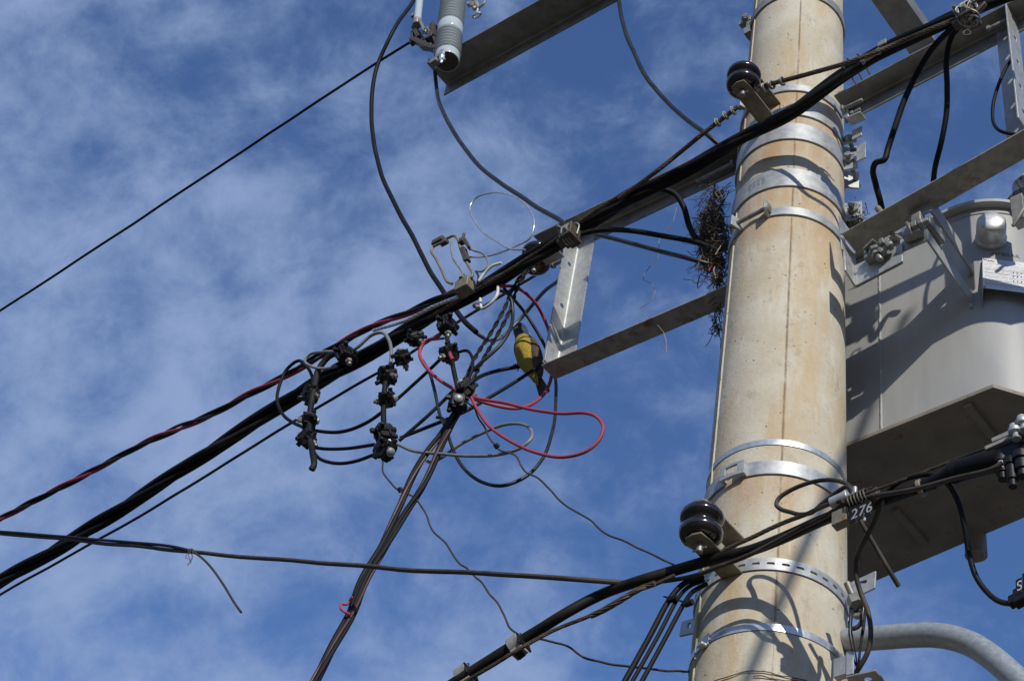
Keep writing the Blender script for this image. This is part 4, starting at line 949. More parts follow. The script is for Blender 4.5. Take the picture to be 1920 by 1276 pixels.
# ------------------------------------------------------------------ nest
def nest():
    nc = at(1338, 445, .02); t = thing('bird_nest', 'ragged twig nest wedged between the left crossarms and the pole', 'nest', nc)
    rnd = random.Random(3); sc = 1/pxm(nc)
    blobs = [(1345, 366, 10), (1336, 392, 15), (1330, 418, 18), (1326, 445, 20), (1328, 468, 22), (1326, 492, 17), (1344, 415, 20), (1350, 455, 20), (1347, 490, 18), (1348, 520, 12)]
    m = MB()
    for x, y, r in blobs:
        c = at(x, y, -.01); k = len(m.v); m.ell(c, A*r*sc*.62, N*r*sc*.9, Z*r*sc*.8, 18, 12)
        for i in range(k, len(m.v)):
            dv = m.v[i]-c; m.v[i] = c+dv*(1+.55*mnoise.noise(m.v[i]*55)+.25*mnoise.noise(m.v[i]*160))
    m.build('lining', FLUFF, t)
    def twig(mb, c, L, r, bend=.5, flat=None):
        d = Vector((rnd.gauss(0, 1), rnd.gauss(0, 1), rnd.gauss(0, 1))).normalized()
        if flat: d = (d+flat).normalized()
        q = Vector((rnd.gauss(0, 1), rnd.gauss(0, 1), rnd.gauss(0, 1)))*L*bend*.35
        pts = catmull([c-d*L/2, c-d*L*.15+q*.6, c+d*L*.2+q, c+d*L/2+q*.3], 3); mb.tube(pts, [r*(1-.6*i/(len(pts)-1)) for i in range(len(pts))], 5)
    m = MB(); mp2 = MB()
    for i in range(600):
        x, y, r = rnd.choice(blobs); c = at(x+rnd.gauss(0, r*.5), y+rnd.gauss(0, r*.7), rnd.uniform(-.07, .08))
        twig(m if rnd.random() < .80 else mp2, c, rnd.uniform(.03, .10), rnd.choice((.0006, .0009, .0012, .0016, .0024)), 1.1)
    for i in range(44):                         # stray ends to the left
        y = rnd.uniform(350, 520); c = at(1318+rnd.uniform(-6, 8), y, rnd.uniform(-.02, .06)); twig(m, c, rnd.uniform(.05, .10), .0012, .8, -A*1.2)
    for i in range(110):                         # tuft hanging below the lower arm
        c = at(1345+rnd.gauss(0, 5), rnd.uniform(545, 625), rnd.uniform(-.02, .05)); twig(m, c, rnd.uniform(.02, .06), rnd.uniform(.001, .002), .8, Vector((0, 0, -1)))
    m.build('twigs', TWIG, t); mp2.build('straw', TWIGP, t)
    m = MB()
    for px in ([(1350, 360), (1330, 355), (1312, 380), (1300, 392)], [(1334, 395), (1318, 388), (1300, 374)], [(1330, 425), (1306, 408), (1296, 408)], [(1318, 470), (1300, 478), (1288, 470)], [(1324, 530), (1306, 528), (1292, 524), (1280, 524)], [(1344, 610), (1330, 640), (1322, 650)], [(1346, 610), (1352, 640), (1350, 655)]):
        m = MB(); m.tube(wiggle(path([(x, y, .03) for x, y in px], .03, 5), .006, 25, px[0][0]), .0013, 5); m.build('stray_twig', TWIG, t)
    MB().tube(path([(1329, 508, .09), (1332, 502), (1336, 498)], .09, 4), .0025, 6).build('red_thread', REDC, t)
    MB().tube(path([(1340, 500, .09), (1338, 508), (1341, 516), (1341, 522)], .09, 4), .0022, 6).build('pale_thread', TWIGP, t)
    # smaller part of litter at the right of the pole
    c = at(1606, 405, -.10); t = thing('nest_litter', 'small clump of dry twigs caught right of the pole above the rusty arm', 'twigs', c); m = MB(); mp2 = MB()
    for i in range(90): twig(m if i % 3 else mp2, at(1606+rnd.gauss(0, 5), 402+rnd.gauss(0, 12), -.1+rnd.uniform(-.03, .03)), rnd.uniform(.02, .05), rnd.uniform(.001, .002), .8)
    for i in range(40): twig(m if i % 3 else mp2, at(1606+rnd.gauss(0, 7), 416+rnd.gauss(0, 9), -.09+rnd.uniform(-.03, .03)), rnd.uniform(.03, .06), .0015, .8)
    for i in range(0): twig(m if i % 3 else mp2, at(1606+rnd.gauss(0, 7), 487+rnd.gauss(0, 6), -.02+rnd.uniform(-.03, .03)), rnd.uniform(.02, .05), rnd.uniform(.001, .002), .8)
    m.build('twigs', TWIG, t); mp2.build('straw', TWIGP, t)
nest()
cable('nest_thread', 'thin pale thread dangling in the air between nest and lower left arm', 'thread', wiggle(path([(1268, 390, .06), (1262, 415), (1248, 432), (1238, 445), (1235, 470), (1232, 485), (1216, 502), (1206, 520), (1220, 532), (1228, 545), (1222, 562), (1198, 582), (1214, 597), (1236, 612), (1247, 630), (1250, 662)], .12), .004, 30, 3), 1.2, TWIGP)

# ------------------------------------------------------------------ transformer
OT = -.27
tz0 = 5.552; sC = at(1860, 715, OT).dot(A)
tr = thing('pole_transformer', 'grey painted oil tank transformer hung behind the right side of the pole', 'transformer', P(.3, -.5, tz0))
def rounded_plan(s0, s1, o0, o1, r, n=14):
    pts = []
    for (cs, co, a0) in ((s1-r, o1-r, 0), (s0+r, o1-r, 90), (s0+r, o0+r, 180), (s1-r, o0+r, 270)):
        for i in range(n+1):
            a = rad(a0+90*i/n); pts.append((cs+r*math.cos(a), co+r*math.sin(a)))
    return pts
zt = at(1770, 412, OT).z-.01
S0, S1, O0, TR = -.25, .735, -.84, .24
plan = rounded_plan(S0, S1, O0, OT, TR, 18)
MB().prism([P(s, o, tz0+.004) for s, o in plan], Z*(zt-tz0)).build('tank', TANK, tr, ang=30)
rim = rounded_plan(S0-.032, S1+.032, O0-.032, OT+.032, TR+.032, 18)
MB().prism([P(s, o, zt+.005) for s, o in rim], Z*.016).build('lid', TANK, tr, bevel=.002, ang=30)
MB().prism([P(s, o, zt-.022) for s, o in rounded_plan(S0-.004, S1+.004, O0-.004, OT+.004, TR+.004, 18)], Z*.0265).build('rim', TANK, tr, bevel=.003, ang=30)
# base plate: chamfered polygon, slightly proud
ch = .13
base = [(S0-.12, OT-.02), (S0-.02, OT+.004), (sC+.01, OT+.016), (.675, OT-.085), (S1+.012, OT-.20), (S1+.012, O0+.15), (.52, -.822), (-.20, -.892), (-.36, -.80), (-.37, OT-.1)]
MB().prism([P(s, o, tz0-.012) for s, o in base], Z*.0155).build('base_plate', TANKU, tr, bevel=.0015, ang=30)
m = MB(); r0 = at(1812, 748, OT); s_ = r0.dot(A)
m.box(P(s_, OT-.13, tz0-.020), A*.013, N*.125, Z*.0078); m.box(P(s_, OT-.42, tz0-.020), A*.013, N*.105, Z*.0078); m.build('base_rib', TANKU, tr, bevel=.001)
m = MB(); m.box(P(.07, OT-.42, tz0-.020), A*.013, N*.1, Z*.0078); m.build('base_rib', TANKU, tr, bevel=.001)
cdr = at_z(1827, 1020, tz0-.05); m = MB(); m.lathe([(.030, -.045), (.036, -.04), (.036, .0), (.036, .06)], cdr-N*.01, Z, 20); m.ell(cdr-Z*.045, A*.034, N*.034, Z*.018); m.build('drain_boss', TANKU, tr)
# vertical weld seam
m = MB(); xs = at(1650, 600, OT).dot(A); pts = [P(xs+.0016*mnoise.noise((z*60, 0, 0)), OT, tz0+.01+z) for z in [i*.005 for i in range(int((zt-tz0-.03)/.005))]]
m.tube(pts, [.0045+.0014*mnoise.noise((i*.9, 3, 1)) for i in range(len(pts))], 8); m.build('weld_seam', TANK, tr)
# hanger lugs: flat bar welded to the tank, bent back along the arm
def lug(pole_px, fold_px, tip_px, h, name, matl):
    oF = .03; f = at(*fold_px, oF); zf = f.z; sF = f.dot(A); tipz = at(*tip_px, OT).z
    m = MB(); th = .008
    zt_, zb_ = zf+h, zf
    m.prism([P(sF, oF, zb_), P(sF, oF, zt_), P(sF-.012, OT-.002, zt_-.01), P(sF-.012, OT-.002, zb_+.0), P(sF-.006, OT+.1, zb_-.006)], -A*th)
    sP = at(*pole_px, oF).dot(A)
    m.prism([P(sF, oF, zb_), P(sP, oF, zb_), P(sP, oF, zt_-.012), P(sF, oF, zt_)], N*th)
    return m
m = lug((1690, 478), (1742, 452), (1815, 575), .072, 'lug', TANK); m.build('hanger_lug', TANK, tr, bevel=.002)
m = MB(); f = at(1742, 400, .03); sF = f.dot(A); zf = f.z
m.prism([P(sF+.012, .03, zf+.0), P(sF+.012, .03, zf+.075), P(sF, OT-.002, zf+.07), P(sF, OT-.002, zf)], -A*.008)
m.prism([P(sF+.012, .03, zf), P(sF-.07, .03, zf-.0), P(sF-.07, .03, zf+.062), P(sF+.012, .03, zf+.075)], N*.008); m.build('hanger_lug', TANK, tr, bevel=.002)
m = MB()
for (x, y, l) in ((1738, 418, .07), ): pass
for xx, yy in ((1812, 500), (1815, 560)):
    q = at(xx+5, yy, OT); pts = [q+Z*(.09*(i/12-.5)) for i in range(13)]; m.tube(pts, [.006+.002*mnoise.noise((i*.8, yy, 2)) for i in range(13)], 8)
m.build('weld_bead', TANK, tr)
# pole-side bracket
pb = thing('transformer_bracket', 'galvanized strap bracket joining the grey tank lugs to the pole', 'bracket', at(1650, 510, .04), )
m = MB(); oF = .04
p0 = at(1606, 538, oF); p1 = at(1604, 500, oF); p2 = at(1694, 458, oF); p3 = at(1694, 492, oF)
m.prism([p0, p1, p2, p3], N*.007)
e = at(1584, 486, oF+.06); m.prism([p0, p1, at(1584, 470, oF+.07), at(1586, 506, oF+.07)], -A*.007+N*.002); m.build('strap_plate', GALV, pb, bevel=.0015)
m = MB(); m.prism([at(1590, 545, oF-.06), at(1606, 540, oF), at(1694, 494, oF), at(1680, 500, oF-.08)], Z*.006); m.build('under_plate', GALVD, pb, bevel=.001)
for (x, y, dx, dy, L, k) in ((1638, 466, 15, 24, .075, 1), (1640, 465, 26, -14, .055, 0), (1710, 428, 28, -14, .06, 1), (1655, 470, 24, -20, .04, 0)):
    m = MB(); c = at(x, y, .075); d = (at(x+dx, y+dy, .075)-c).normalized(); m.bolt(c, d, .010, L, .019, nut=L*.45); 
    if k: m.box(c-d*.004, d.orthogonal().normalized()*.026, d.cross(d.orthogonal()).normalized()*.022, d*.004); m.hexa(c+d*.006, d, .021, .016)
    m.build('bolt', BOLT, pb, bevel=.001)
for (x, y, o__, w_, d_, h_) in ((1640, 478, .06, .03, .02, .02), (1712, 436, .06, .032, .018, .022), (1725, 420, .02, .018, .03, .03), (1752, 432, .0, .012, .05, .02)):
    m = MB(); m.box(at(x, y, o__), A*w_, N*d_, Z*h_); m.build('clamp_block', BOLT, pb, bevel=.004)
MB().tube([at(1670, 437, .02), at(1692, 450, .02)], .008, 10).build('rod', BOLT, pb)
# relief valve cap on the rounded corner
cb = at(1857, 456, 0); 
def tank_corner(px, py):                          # ray against the rounded corner
    cs, co, r = S1-TR, OT-TR, TR
    d = ray(px, py); t = 4.5
    for _ in range(80):
        p = CAM+d*t; s, o = p.dot(A), p.dot(N)
        e = (math.hypot(s-cs, o-co)-r) if (s > cs and o > co) else (o-OT)
        if s <= cs: e = o-OT
        t += e*.8
    s, o = p.dot(A), p.dot(N); nn = (A*(s-cs)+N*(o-co)).normalized() if s > cs else N.copy()
    return p, nn
p, nn = tank_corner(1858, 450)
m = MB(); rr_ = 26.5/pxm(p)
m.lathe([(rr_*.9, -.01), (rr_*1.05, .0), (rr_*1.06, .012), (rr_*1.0, .017), (rr_*.97, .022), (rr_*1.0, .026), (rr_*.99, .066), (rr_*.95, .080), (rr_*.82, .088), (rr_*.4, .0915), (rr_*.05, .0925)], p, nn, 40)
capo = m.build('relief_cap', CAPM, tr, ang=45)
# lettering on the tank and nameplate on its standoff bracket
p, nn = tank_corner(1863, 482); ux = Vector((-nn.y, nn.x, 0)); ux = ux if ux.dot(A) > 0 else -ux
def curved_text(txt, px, py, size, name, material, sx=1.0, rise=.0008):
    p, nn = tank_corner(px, py); cs, co, r = S1-TR, OT-TR, TR
    cu = bpy.data.curves.new('lettering', 'FONT'); cu.body = txt; cu.size = size; cu.extrude = .0004
    to = bpy.data.objects.new('lettering', cu); COL.objects.link(to); dg = bpy.context.evaluated_depsgraph_get(); dg.update()
    me = bpy.data.meshes.new_from_object(to.evaluated_get(dg)); bpy.data.objects.remove(to)
    a0 = math.atan2(p.dot(N)-co, p.dot(A)-cs); vs = []
    for v in me.vertices:
        a = a0-(v.co.x*sx)/r; vs.append(P(cs+(r+rise+v.co.z)*math.cos(a), co+(r+rise+v.co.z)*math.sin(a), p.z+v.co.y))
    mb = MB(); mb.add(vs, [tuple(q.vertices) for q in me.polygons]); bpy.data.meshes.remove(me); return mb.build(name, material, tr, smooth=False)
curved_text('OPERAR', 1858, 479, .021, 'lettering', INKD, 1.22)
pA, nA = tank_corner(1843, 512); pBm, nB = tank_corner(1885, 520)
ux = Vector((math.cos(rad(3.5)), math.sin(rad(3.5)), 0)); npn = Vector((ux.y, -ux.x, 0))
npz = (Z*.975+npn*-.16).normalized()             # plate leans so it faces slightly down and out
np_ = thing('nameplate', 'white metal rating plate standing off the grey tank below the silver cap', 'nameplate', pA+npn*.06) if False else None
fdist = .075
ctr = CAM+ray(1842, 483)*((tank_corner(1842, 483)[0]-CAM).length-.022)
def npp(px, py):                                  # a point of the plate's plane seen at a photo point
    d = ray(px, py); nv = ux.cross(npz).normalized(); return CAM+d*((ctr-CAM).dot(nv)/d.dot(nv))
nv = ux.cross(npz).normalized(); nv = nv if nv.dot(CAM-ctr) > 0 else -nv
TL = npp(1842, 483); BL = npp(1843, 539); W_ = .20
vdir = (TL-BL).normalized(); hgt_ = (TL-BL).length; udir = vdir.cross(nv).normalized(); udir = udir if udir.dot(A) > 0 else -udir
m = MB(); m.prism([BL, BL+udir*W_, TL+udir*W_, TL], -nv*.002); npo = m.build('nameplate', PLATE, tr, bevel=.0006)
m = MB()
m.prism([TL-nv*.002, BL-nv*.002, BL-nv*.05-Z*.045, TL-nv*.03], udir*.002); m.prism([TL+udir*W_-nv*.002, BL+udir*W_-nv*.002, BL+udir*W_-nv*.10-Z*.045, TL+udir*W_-nv*.08], -udir*.002)
m.build('plate_standoff', TANK, npo)
m = MB()
rnd = random.Random(11)
for row in range(17):
    if row in (0, 1): continue
    yv = hgt_*(.92-row*.052); x = .007
    while x < W_-.008:
        if rnd.random() < .14: x += rnd.uniform(.004, .02)
        for q in range(rnd.randint(2, 7)):
            wv = rnd.uniform(.0006, .0013); m.box(BL+udir*(x+wv)+vdir*yv+nv*.0004, udir*wv*.7, vdir*rnd.uniform(.0008, .0014), nv*.0003); x += wv*2+.0006
        x += .003
for k in range(5): m.box(BL+udir*.075+vdir*(hgt_*.12*k+.03)+nv*.0004, udir*.07, vdir*.0003, nv*.0003)
m.build('fine_print', INKG, npo, smooth=False)
text_mesh('ITAIPU', .010, BL+udir*.006+vdir*(hgt_*.90)+nv*.0006, udir, vdir, nv, 'heading', INK, npo, sx=1.1)
m = MB()
for cx in range(5):
    for ry in (0, 1, 2.4): m.box(BL+udir*(.098+.0125*cx)+vdir*(hgt_*(.60-.115*ry))+nv*.0006, udir*.0015, vdir*.0036, nv*.0004)
m.build('code_marks', INK, npo, smooth=False)
m = MB()
for c in (BL+udir*.006+vdir*.006, TL+udir*.006-vdir*.006): m.lathe([(.004, -.001), (.0045, .0015), (.002, .003)], c, nv, 10)
m.build('rivets', BOLT, npo)
# bushing seat and clamp at the upper right corner
p = at(1893, 392, OT-.12); m = MB(); cx = Vector((p.x, p.y, zt+.03))
m.lathe([(.085, -.02), (.088, .01), (.075, .02), (.06, .05), (.06, .11)], cx+A*.08, Z, 32); m.build('bushing_seat', PORB, tr)
m = MB(); q0 = at(1899, 378, OT+.03); q1 = at(1905, 424, OT+.03); m.box((q0+q1)/2+A*.02, A*.022, N*.02, (q0-q1)*.5); m.tube([at(1922, 388, OT+.07), at(1899, 424, OT+.07)], .007, 8); m.build('lid_clamp', GALVD, tr, bevel=.002)
cable('earth_wire', 'short pale wire descending to the tank lid at the right edge', 'wire', path([(1925, 316, -.35), (1915, 335), (1898, 378)], -.35, 5), 6.5, GREYC)

# ------------------------------------------------------------------ hanging cables on the upper right
cable('hanging_cable', 'left black cable hanging in an S bend from the tied clamp past the right arm', 'cable', path([(1800, 44, .28), (1775, 62, .26), (1745, 95, .22), (1718, 140, .18), (1695, 190, .16), (1678, 240, .14), (1665, 280, .12), (1658, 300, .12), (1642, 306, .12), (1637, 320, .1), (1642, 345, .06), (1650, 375, .02), (1655, 400, -.03), (1660, 425, -.05)], .2), 11.5, RUB)
cable('hanging_cable', 'middle black cable hanging from the tied clamp behind the rusty right arm', 'cable', path([(1802, 48, .28), (1784, 70, .26), (1775, 110, .22), (1776, 160, .18), (1775, 210, .14), (1765, 265, .1), (1754, 310, .05), (1750, 345, -.02), (1748, 400, -.08)], .2), 10.5, RUB)
cable('hanging_cable', 'thin black cable bowing out beside the right post and lower arm', 'cable', path([(1900, 108, .05), (1886, 127, .07), (1870, 165, .08), (1861, 205, .08), (1864, 235, .08), (1880, 248, .08), (1910, 253, .06)], .08), 6.5, RUB)
for k, (a0, b0_) in enumerate((((1587, 108), (1617, 150)), ((1576, 122), (1606, 160)), ((1606, 100), (1631, 140)))):
    c = at(*a0, .28); o = MB().tube(catmull([at(*a0, .33), at((a0[0]+b0_[0])/2+1, (a0[1]+b0_[1])/2-3, .27), at(*b0_, .22)], 4), .0034, 7).build('tie_rod', BOLT, None, loc=c)
    tag(o, ['middle one of three thin steel rods crossing behind the cables right of the pole', 'left one of three thin steel rods crossing behind the cables right of the pole', 'right one of three thin steel rods crossing behind the cables right of the pole'][k], 'rod', 'thin rods behind the cables')
fb = thing('cable_fitting', 'small bolted fitting on the strand between the pole and the angle brace', 'fitting', at(1640, 100, .3)); m = MB(); m.bolt(at(1620, 114, .3), at(1655, 92, .3)-at(1620, 114, .3), .008, .075, .012, nut=.05); m.box(at(1656, 84, .3), A*.016, N*.012, Z*.012); m.build('bolt', GALVD, fb, bevel=.001)
# left-top fitting and edge clips of the next band up
hf = thing('pole_step_bolt', 'small bolted lug sticking out of the left side of the pole near the top edge', 'bolt', at(1398, 40, .0))
OQ = .115
m = MB(); m.box(at(1399, 42, OQ), A*.028, N*.012, Z*.012); m.box(at(1406, 62, OQ), A*.016, N*.02, Z*.02); m.bolt(at(1397, 32, OQ+.02), Vector((0, -.4, -.9)), .008, .05, .014, nut=.03); m.box(at(1406, 52, OQ), A*.012, N*.012, Z*.035); m.build('lug', GALVD, hf, bevel=.0015)
zt_b = hit(1500, -14).z; m = MB(); m.strap(zt_b, .05, .006, -math.pi, math.pi, 72); o = m.build('pole_band', GALVD, None, loc=(0, 0, zt_b)); tag(o, 'dark band at the very top edge of the pole in view', 'pole band', 'steel bands clamped round the pole')

# ------------------------------------------------------------------ lower communication cables
OL = .31
cmm = thing('communication_cable', 'thick black communication cable sagging across the lower part of the pole', 'cable', at(1270, 1068, OL))
mc = path([(820, 1300, .42), (870, 1266, .42), (930, 1229), (1000, 1187, .4), (1060, 1149), (1130, 1113, .36), (1200, 1087), (1270, 1067, .33), (1340, 1047, .31), (1410, 1030, .30), (1470, 1006, .30), (1530, 980, .31), (1580, 962, .33), (1640, 942, .35), (1700, 921, .37), (1750, 906, .38)], .4, 10)
MB().tube(wiggle(mc, .004, 5, 3), 10.5/pxm(at(1270, 1067, .33)), 14).build('sheath', RUBD, cmm)
sl = path([(1715, 917, .375), (1745, 905, .38), (1775, 892, .39), (1800, 882, .39), (1835, 873, .4), (1872, 862, .4)], .38, 6); ns = len(sl)
rs_ = [(10.5+2*min(i/(ns-1)*3, 1)+8*min(max((i/(ns-1)-.36)/.12, 0), 1))/pxm(sl[0]) for i in range(ns)]
MB().tube(wiggle(sl, .004, 10, 1), rs_, 14).build('splice_sleeve', RUB, cmm)
m = MB(); c = at(1727, 914, .376); d = (at(1740, 909, .376)-c).normalized(); m.lathe([(.021, -.006), (.022, -.005), (.022, .005), (.021, .006)], c, d, 18); m.build('tape_ring', BRACK, cmm)
cable('communication_cable', 'thinner brown black cable running beside the thick communication cable over the pole', 'cable', path([(1180, 1094, .34), (1240, 1090, .33), (1300, 1080, .32), (1345, 1064, .33), (1400, 1042, .33), (1450, 1016, .33), (1500, 990, .34), (1545, 968, .36), (1590, 942, .38), (1640, 930, .39), (1720, 915, .41), (1790, 896, .42), (1860, 878, .43), (1880, 866, .43)], .33), 9, BROWNC)
rope('messenger_wire', 'steel strand hung under the thick communication cable at the bottom', [(835, 1300, .43), (880, 1272), (925, 1246), (972, 1217), (1040, 1180, .4), (1110, 1152, .38), (1150, 1130), (1190, 1108), (1225, 1096, .36), (1265, 1078, .35)], .42, 8, .2)
rope('preformed_grip', 'twisted wire grip wound over the strand left of the lower insulator', [(1108, 1154, .385), (1130, 1144), (1165, 1124), (1198, 1104, .37), (1228, 1093, .365)], .38, 12, .16, 4)
rope('messenger_wire', 'twisted strand from the lower insulator up to the tag fitting', [(1352, 1034, .37), (1380, 1020), (1410, 1007), (1445, 990), (1480, 975), (1515, 962, .38), (1545, 948), (1580, 938, .39)], .37, 9, .12)
rope('messenger_wire', 'straight bright strand from the tag fitting to the closure box at right', [(1592, 936, .39), (1660, 911), (1730, 885), (1800, 858), (1848, 840, .42)], .39, 6, .2)
cable('spare_loop', 'brown black cable loop lying against the pole left of the number tag', 'cable', path([(1596, 942, .36), (1598, 920, .36), (1588, 911, .36), (1568, 922, .35), (1541, 944, .34), (1522, 960, .34), (1500, 964, .34), (1482, 960, .34), (1464, 954, .33), (1456, 945, .33), (1461, 933, .33), (1484, 917, .33), (1520, 903, .33), (1553, 899, .33), (1583, 904, .34), (1600, 916, .35)], .34), 8.5, BROWNC)
# cable ends beneath
cable('cable_tail', 'cut brown cable end hanging straight below the number tag', 'cable', path([(1606, 962, .3), (1618, 985, .28), (1640, 1022, .24), (1665, 1065, .2), (1686, 1099, .16)], .25), 9.5, BROWNC)
cable('cable_tail', 'long brown cable hanging down along the right edge of the pole', 'cable', path([(1650, 948, .34), (1638, 980, .3), (1620, 1015, .26), (1607, 1045, .22), (1605, 1078, .2), (1613, 1110, .18), (1627, 1145, .17), (1633, 1185, .16), (1627, 1220, .15), (1612, 1248, .14), (1603, 1262, .13)], .25), 9.5, BROWNC)
cable('slack_loop', 'dark cable arching over the strand and drooping to the tag at the right edge', 'cable', path([(1655, 948, .36), (1663, 925, .37), (1682, 905, .38), (1712, 893, .39), (1740, 889, .39), (1762, 895, .39), (1782, 915, .38), (1797, 945, .36), (1807, 985, .33), (1815, 1030, .3), (1828, 1075, .28), (1850, 1107, .27), (1875, 1126, .27), (1898, 1129, .27), (1920, 1118, .27)], .35), 10.5, RUBD)
# fine wires along the pole's right edge
for k, px in enumerate(([(1592, 1125), (1593, 1170), (1597, 1215), (1606, 1255)], [(1596, 1125), (1597, 1165), (1602, 1215), (1607, 1255)], [(1616, 1110), (1622, 1140), (1618, 1180), (1612, 1225), (1608, 1250)], [(1622, 1120), (1621, 1160), (1614, 1210), (1609, 1252)])):
    cable('thin_wire', 'thin dark wires hanging together beside the lower right of the pole', 'wire', wiggle(path([(x, y, .1) for x, y in px], .1), .004, 14, k), (3, 3, 4.5, 3.5)[k], RUBD, 'thin wires hanging at the right edge of the pole')
# clips on the thick cable
for k, (x, y, lab) in enumerate(((968, 1208, 'grey plastic spacer clip on the thick lower cable, the one fully in view'), (870, 1264, 'grey plastic spacer clip on the thick lower cable, cut by the bottom edge'))):
    c = at(x+2, y+2, .41); d = (at(x+20, y-12, .41)-c).normalized(); up = d.cross(N).normalized(); up = up if up.z > 0 else -up
    t = thing('cable_clip', lab, 'clip', c, 'grey spacer clips on the lower cable')
    m = MB(); m.lathe([(.024, -.020), (.029, -.020), (.029, .020), (.024, .020)], c+up*.006, d, 24); m.box(c-up*.022, d*.02, N*.016, up*.014); m.build('body', CLIPG, t, bevel=.002)
    m = MB(); m.box(c+d*.021-up*.004, d*.003, N*.028, up*.022); m.box(c-up*.038, d*.012, N*.012, up*.006); m.build('jaw', PLAST, t, bevel=.002)
    m = MB(); m.tube([c+up*.034-d*.022, c+up*.034+d*.022], .004, 8); m.tube([c-up*.014-d*.026+N*.01, c-up*.014-d*.02+N*.01], .006, 8); m.build('hinge_pin', PLAST, t)
# number tag and its fitting
tc_ = at(1600, 945, .38); tg = thing('number_tag', 'black plate with white number 276 on the cable fitting right of the pole', 'tag', tc_)
TLt, TRt, BLt = at(1592, 952, .39), at(1633, 934, .39), at(1592, 981, .39)
ud = (TRt-TLt).normalized(); vd = Z.copy(); vd = (TLt-BLt).normalized(); nt = ud.cross(vd).normalized(); nt = nt if nt.dot(CAM-tc_) > 0 else -nt
W2 = (TRt-TLt).length; H2 = (TLt-BLt).length
for k in range(3):
    q = BLt+ud*(W2*k/3+.001); m = MB(); m.prism([q, q+ud*(W2/3-.002), q+ud*(W2/3-.002)+vd*H2, q+vd*H2], -nt*.003); pl_ = m.build('tag_plate', PLAST, tg, bevel=.0006)
    text_mesh('276'[k], H2*.86, q+ud*.004+vd*(H2*.18)+nt*.0007, ud, vd, nt, 'digit', DIGIT, pl_, bold=.0002, shear=.15, sx=.86)
m = MB(); q = at(1575, 948, .38); d = (at(1590, 941, .38)-q).normalized()
m.lathe([(.015, -.026), (.017, -.024), (.017, .024), (.015, .026)], q+Z*.02, d, 18); m.build('ferrule', GALV, tg)
m = MB(); m.box(at(1578, 972, .37), d*.022, N*.014, Z*.022); m.build('yoke', BRACK, tg, bevel=.002)
m = MB(); m.box(at(1614, 942, .365), d*.052, N*.01, Z*.02); m.build('carrier', DARKM, tg, bevel=.002)
m = MB()
for k in range(6):
    cc = at(1598+k*6, 943-k*2.6, .38); m.tube([cc+(Z*math.cos(i*.6)+N*math.sin(i*.6))*.022+d*(.0015*i-.006) for i in range(12)], .0026, 6)
m.build('lashing', DARKM, tg)
m = MB(); m.bolt(at(1603, 925, .38), Vector((0, -.2, .9)), .006, .02, .010); m.box(at(1622, 930, .36), A*.012, N*.006, Z*.012); m.build('bolt', GALV, tg)
# splice closure at the right edge
cb_ = at(1885, 835, .42); cl_ = thing('splice_closure', 'dark cable closure box with pale lid and bolts at the right edge', 'closure box', cb_)
u0, u1 = at(1846, 843, .42), at(1960, 792, .42); d = (u1-u0).normalized(); up = Z-d*Z.dot(d); up.normalize(); nn_ = d.cross(up); nn_ = nn_ if nn_.dot(N) > 0 else -nn_
L_ = (u1-u0).length
m = MB(); m.prism([u0-nn_*.09, u0+nn_*.0, u1+nn_*.0, u1-nn_*.09], up*.012); m.prism([u0+d*.022-nn_*.08+up*.012, u0+d*.022+nn_*.002+up*.012, u0+d*.075+nn_*.002+up*.012, u0+d*.075-nn_*.08+up*.012], up*.014); m.prism([u0+d*.11-nn_*.08+up*.012, u0+d*.105+nn_*.004+up*.012, u1+nn_*.004+up*.012, u1-nn_*.08+up*.012], up*.03); m.build('lid', CLIPG, cl_, bevel=.0015)
m = MB(); m.prism([u0+d*.006-nn_*.085, u0+d*.006-nn_*.008, u0+d*.03-nn_*.008-up*.05, u1-nn_*.008-up*.05, u1-nn_*.008, u1-nn_*.085], -up*.004) if False else m.box(u0+d*(L_/2)-nn_*.045-up*.03, d*(L_/2-.008), nn_*.036, up*.030)
m.build('body', PLAST, cl_, bevel=.006)
m = MB()
for x, y, r_, l_ in ((1877, 858, .016, .05), (1895, 862, .015, .065), (1914, 852, .018, .05)):
    c = at(x, y, .40); m.lathe([(r_*1.3, 0), (r_*1.3, .02), (r_, .022), (r_, l_), (r_*.7, l_+.002), (r_*.7, l_+.02)], c, -Z, 16)
m.build('cable_port', PLAST, cl_)
m = MB(); c = at(1877, 866, .41); m.lathe([(.0085, 0), (.0085, .022)], c, -Z, 12); m.build('port_sleeve', CLIPG, cl_)
m = MB()
for x, y in ((1903, 808), (1917, 792)): c = at(x, y, .435); m.lathe([(.011, -.028), (.012, -.026), (.008, -.020), (.008, -.008), (.016, -.006), (.017, .004), (.012, .012), (.011, .020)], c, up, 12)
m.build('lid_bolt', GALV, cl_, bevel=.0008)
cable('closure_wire', 'thin wire looping beneath the closure box at the right edge', 'wire', path([(1878, 880, .4), (1890, 890), (1905, 888), (1925, 876)], .4, 5), 3.5, DGREYC)
